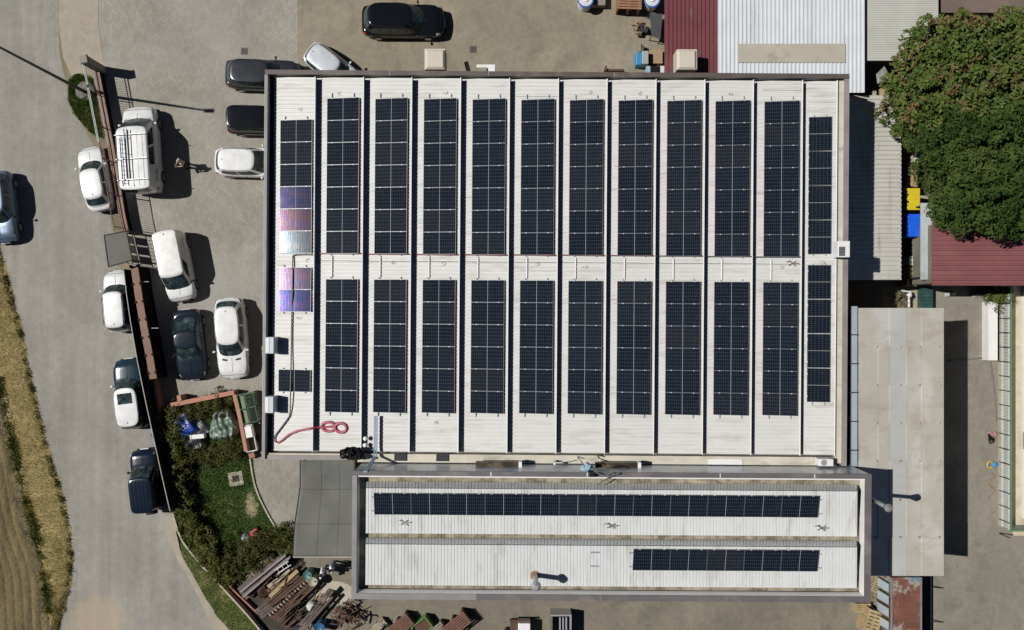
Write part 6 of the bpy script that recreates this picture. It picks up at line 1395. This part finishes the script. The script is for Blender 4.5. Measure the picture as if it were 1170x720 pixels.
t = thing('toy_ring', 'yellow and blue plastic pieces on the ground by the right fence', 'plastic toy', P(1133,532,0)); b = MB(); b.ball(P(1136,531,.15), .2,.16,.14,10,6,.2); obj('blue_piece', b, mat('toy_blue', (.03,.25,.55), .5, .1), t); b = MB(); c = P(1131,531,.12)
b.grid(14, 6, lambda u, v: (c[0]+(.15+.05*math.cos(6.283*v))*math.cos(6.283*u), c[1]+(.2+.05*math.cos(6.283*v))*math.sin(6.283*u), .12+.05*math.sin(6.283*v)), True); obj('yellow_ring', b, mat('toy_yellow', (.55,.36,.03), .5, .1), t, smooth=True)
cable('garden_hose', 'curled brown hose on the ground below the yellow plastic ring', [P(1133+3*math.sin(k*.9),540+k*2.4,.05) for k in range(14)], .045, mat('brown_hose', (.25,.17,.10), .7, .15), 'hose')
b = MB()
for px_, py_ in ((1087,335.5),(1114,337.5),(1118,337),(1129,340.5),(1082,337)): c = P(px_,py_,.1); b.ball((c[0],c[1],.12), random.uniform(.18,.32), .13, .12, 9, 6, .4)
tag(obj('stones', b, mat('pale_stones', (.42,.42,.40), .9, .15, 3)), 'row of pale stones in the shade below the red roof', 'stones', kind='stuff')
# rusty container, glass sheets and pallets at the lower right
def rust_mat():
    m, t, bs = nodes('peeling_rusty_paint')
    c = ramp(t, noise(t, 1.2, 5, .6, sy=1.5).outputs[0], [(.3, (.12,.045,.03)), (.7, (.22,.095,.062))]).outputs[0]
    n_ = noise(t, .55, 6, .68); c = mixc(t, ramp(t, n_.outputs[0], [(.52, 0.0), (.57, 1.0)]).outputs[0], c, (.33,.30,.26)); c = mixc(t, ramp(t, n_.outputs[0], [(.58, 0.0), (.62, 1.0)]).outputs[0], c, (.13,.22,.27))
    c = mixc(t, ramp(t, noise(t, 2.2, 5, .7).outputs[0], [(.6, 0.0), (.72, .6)]).outputs[0], c, (.34,.22,.12)); t.links.new(c, bs.inputs['Base Color']); bs.inputs['Roughness'].default_value = .8; return m
t = thing('shipping_container', 'rusty container roof with peeling blue and white paint below the annex', 'container', P(1036,700,0)[:2]+(0,)); b = MB(); fbox(b, P, 1018.5,1053,660,760,0,2.3); obj('body', b, rust_mat(), t)
b = MB(); fbox(b, P, 1017.8,1020,660,760,2.301,2.36); fbox(b, P, 1051.5,1053.6,660,760,2.301,2.36); obj('roof_rail', b, M['beam2'], t)
b = MB(); corr(b, P(1020.5,661,2.31), P(1020.5,760,2.31), P(1051,661,2.31), P(1051,760,2.31), 34, .02); obj('roof_panel', b, bpy.data.materials['peeling_rusty_paint'], t)
b = MB(); fbox(b, P, 1055,1064,657,760,0,.5); g_ = obj('shade_strip', b, mat('dark_green_shade', (.012,.035,.03), .7, .25, 2)); tag(g_, 'dark green strip standing for the shade along the rusty container', 'fence')  # strip added where the container's shadow falls, shade put into its colour
for y in (671,710):
    b = MB(); b.tube([P(1064,y,.4),P(1078,y+1,.05)], .03, 5); tag(obj('thin_stay', b, M['dark']), 'thin dark stay leaning on the dark green strip, %s' % ('upper one' if y < 690 else 'lower one'), 'stay')
M['sheet_glass'] = mat('pale_blue_glass_sheet', (.42,.50,.55), .2, .1, 2, dirt=(.55,.56,.53), dscale=1.2)
for k, (y, h) in enumerate(((664,1.5),(678,1.45),(692,1.4),(707,1.35))):
    q = [P(1002.5,y-5,.75), P(1015.5,y+3,2.2), P(1015.5,y+14,2.2), P(1002.5,y+6,.75)]
    t = thing('glass_sheet', 'pale blue glass sheet leaning by the rusty container, %s' % ('nearest the annex', 'second from the annex', 'third from the annex', 'at the bottom edge')[k], 'glass sheet', (q[0][0],q[0][1],0))
    b = MB(); b.hexa([(x,y_,z_-.03) for x,y_,z_ in q], q); obj('pane', b, M['sheet_glass'], t); b = MB(); b.tube([q[0],q[1]], .035, 5); b.tube([q[3],q[2]], .03, 5); b.tube([(q[0][0],q[0][1],0),q[0]], .02, 4); obj('frame', b, mat('olive_frame', (.12,.125,.08), .7, .2, 3), t)
pallet('wooden pallet beside the lower right corner of the narrow building', 986,695,0,.95,.55,.5,M['plank'],5)
pallet('leaning weathered pallet between the building corner and the glass sheets', 1000,666,22,.75,1.1,.8,mat('weathered_pine', (.30,.24,.14), .85, .2, 3),8)
pallet('tall pile of yellow pallets at the bottom edge', 998,712,18,.9,1.5,1.1,M['plank'],7)
sheet('ground_patch', [(990,640),(1018,640),(1018,760),(990,760)], .022, mat('mossy_ground', (.17,.14,.07), .95, .2, 1.5), .0)
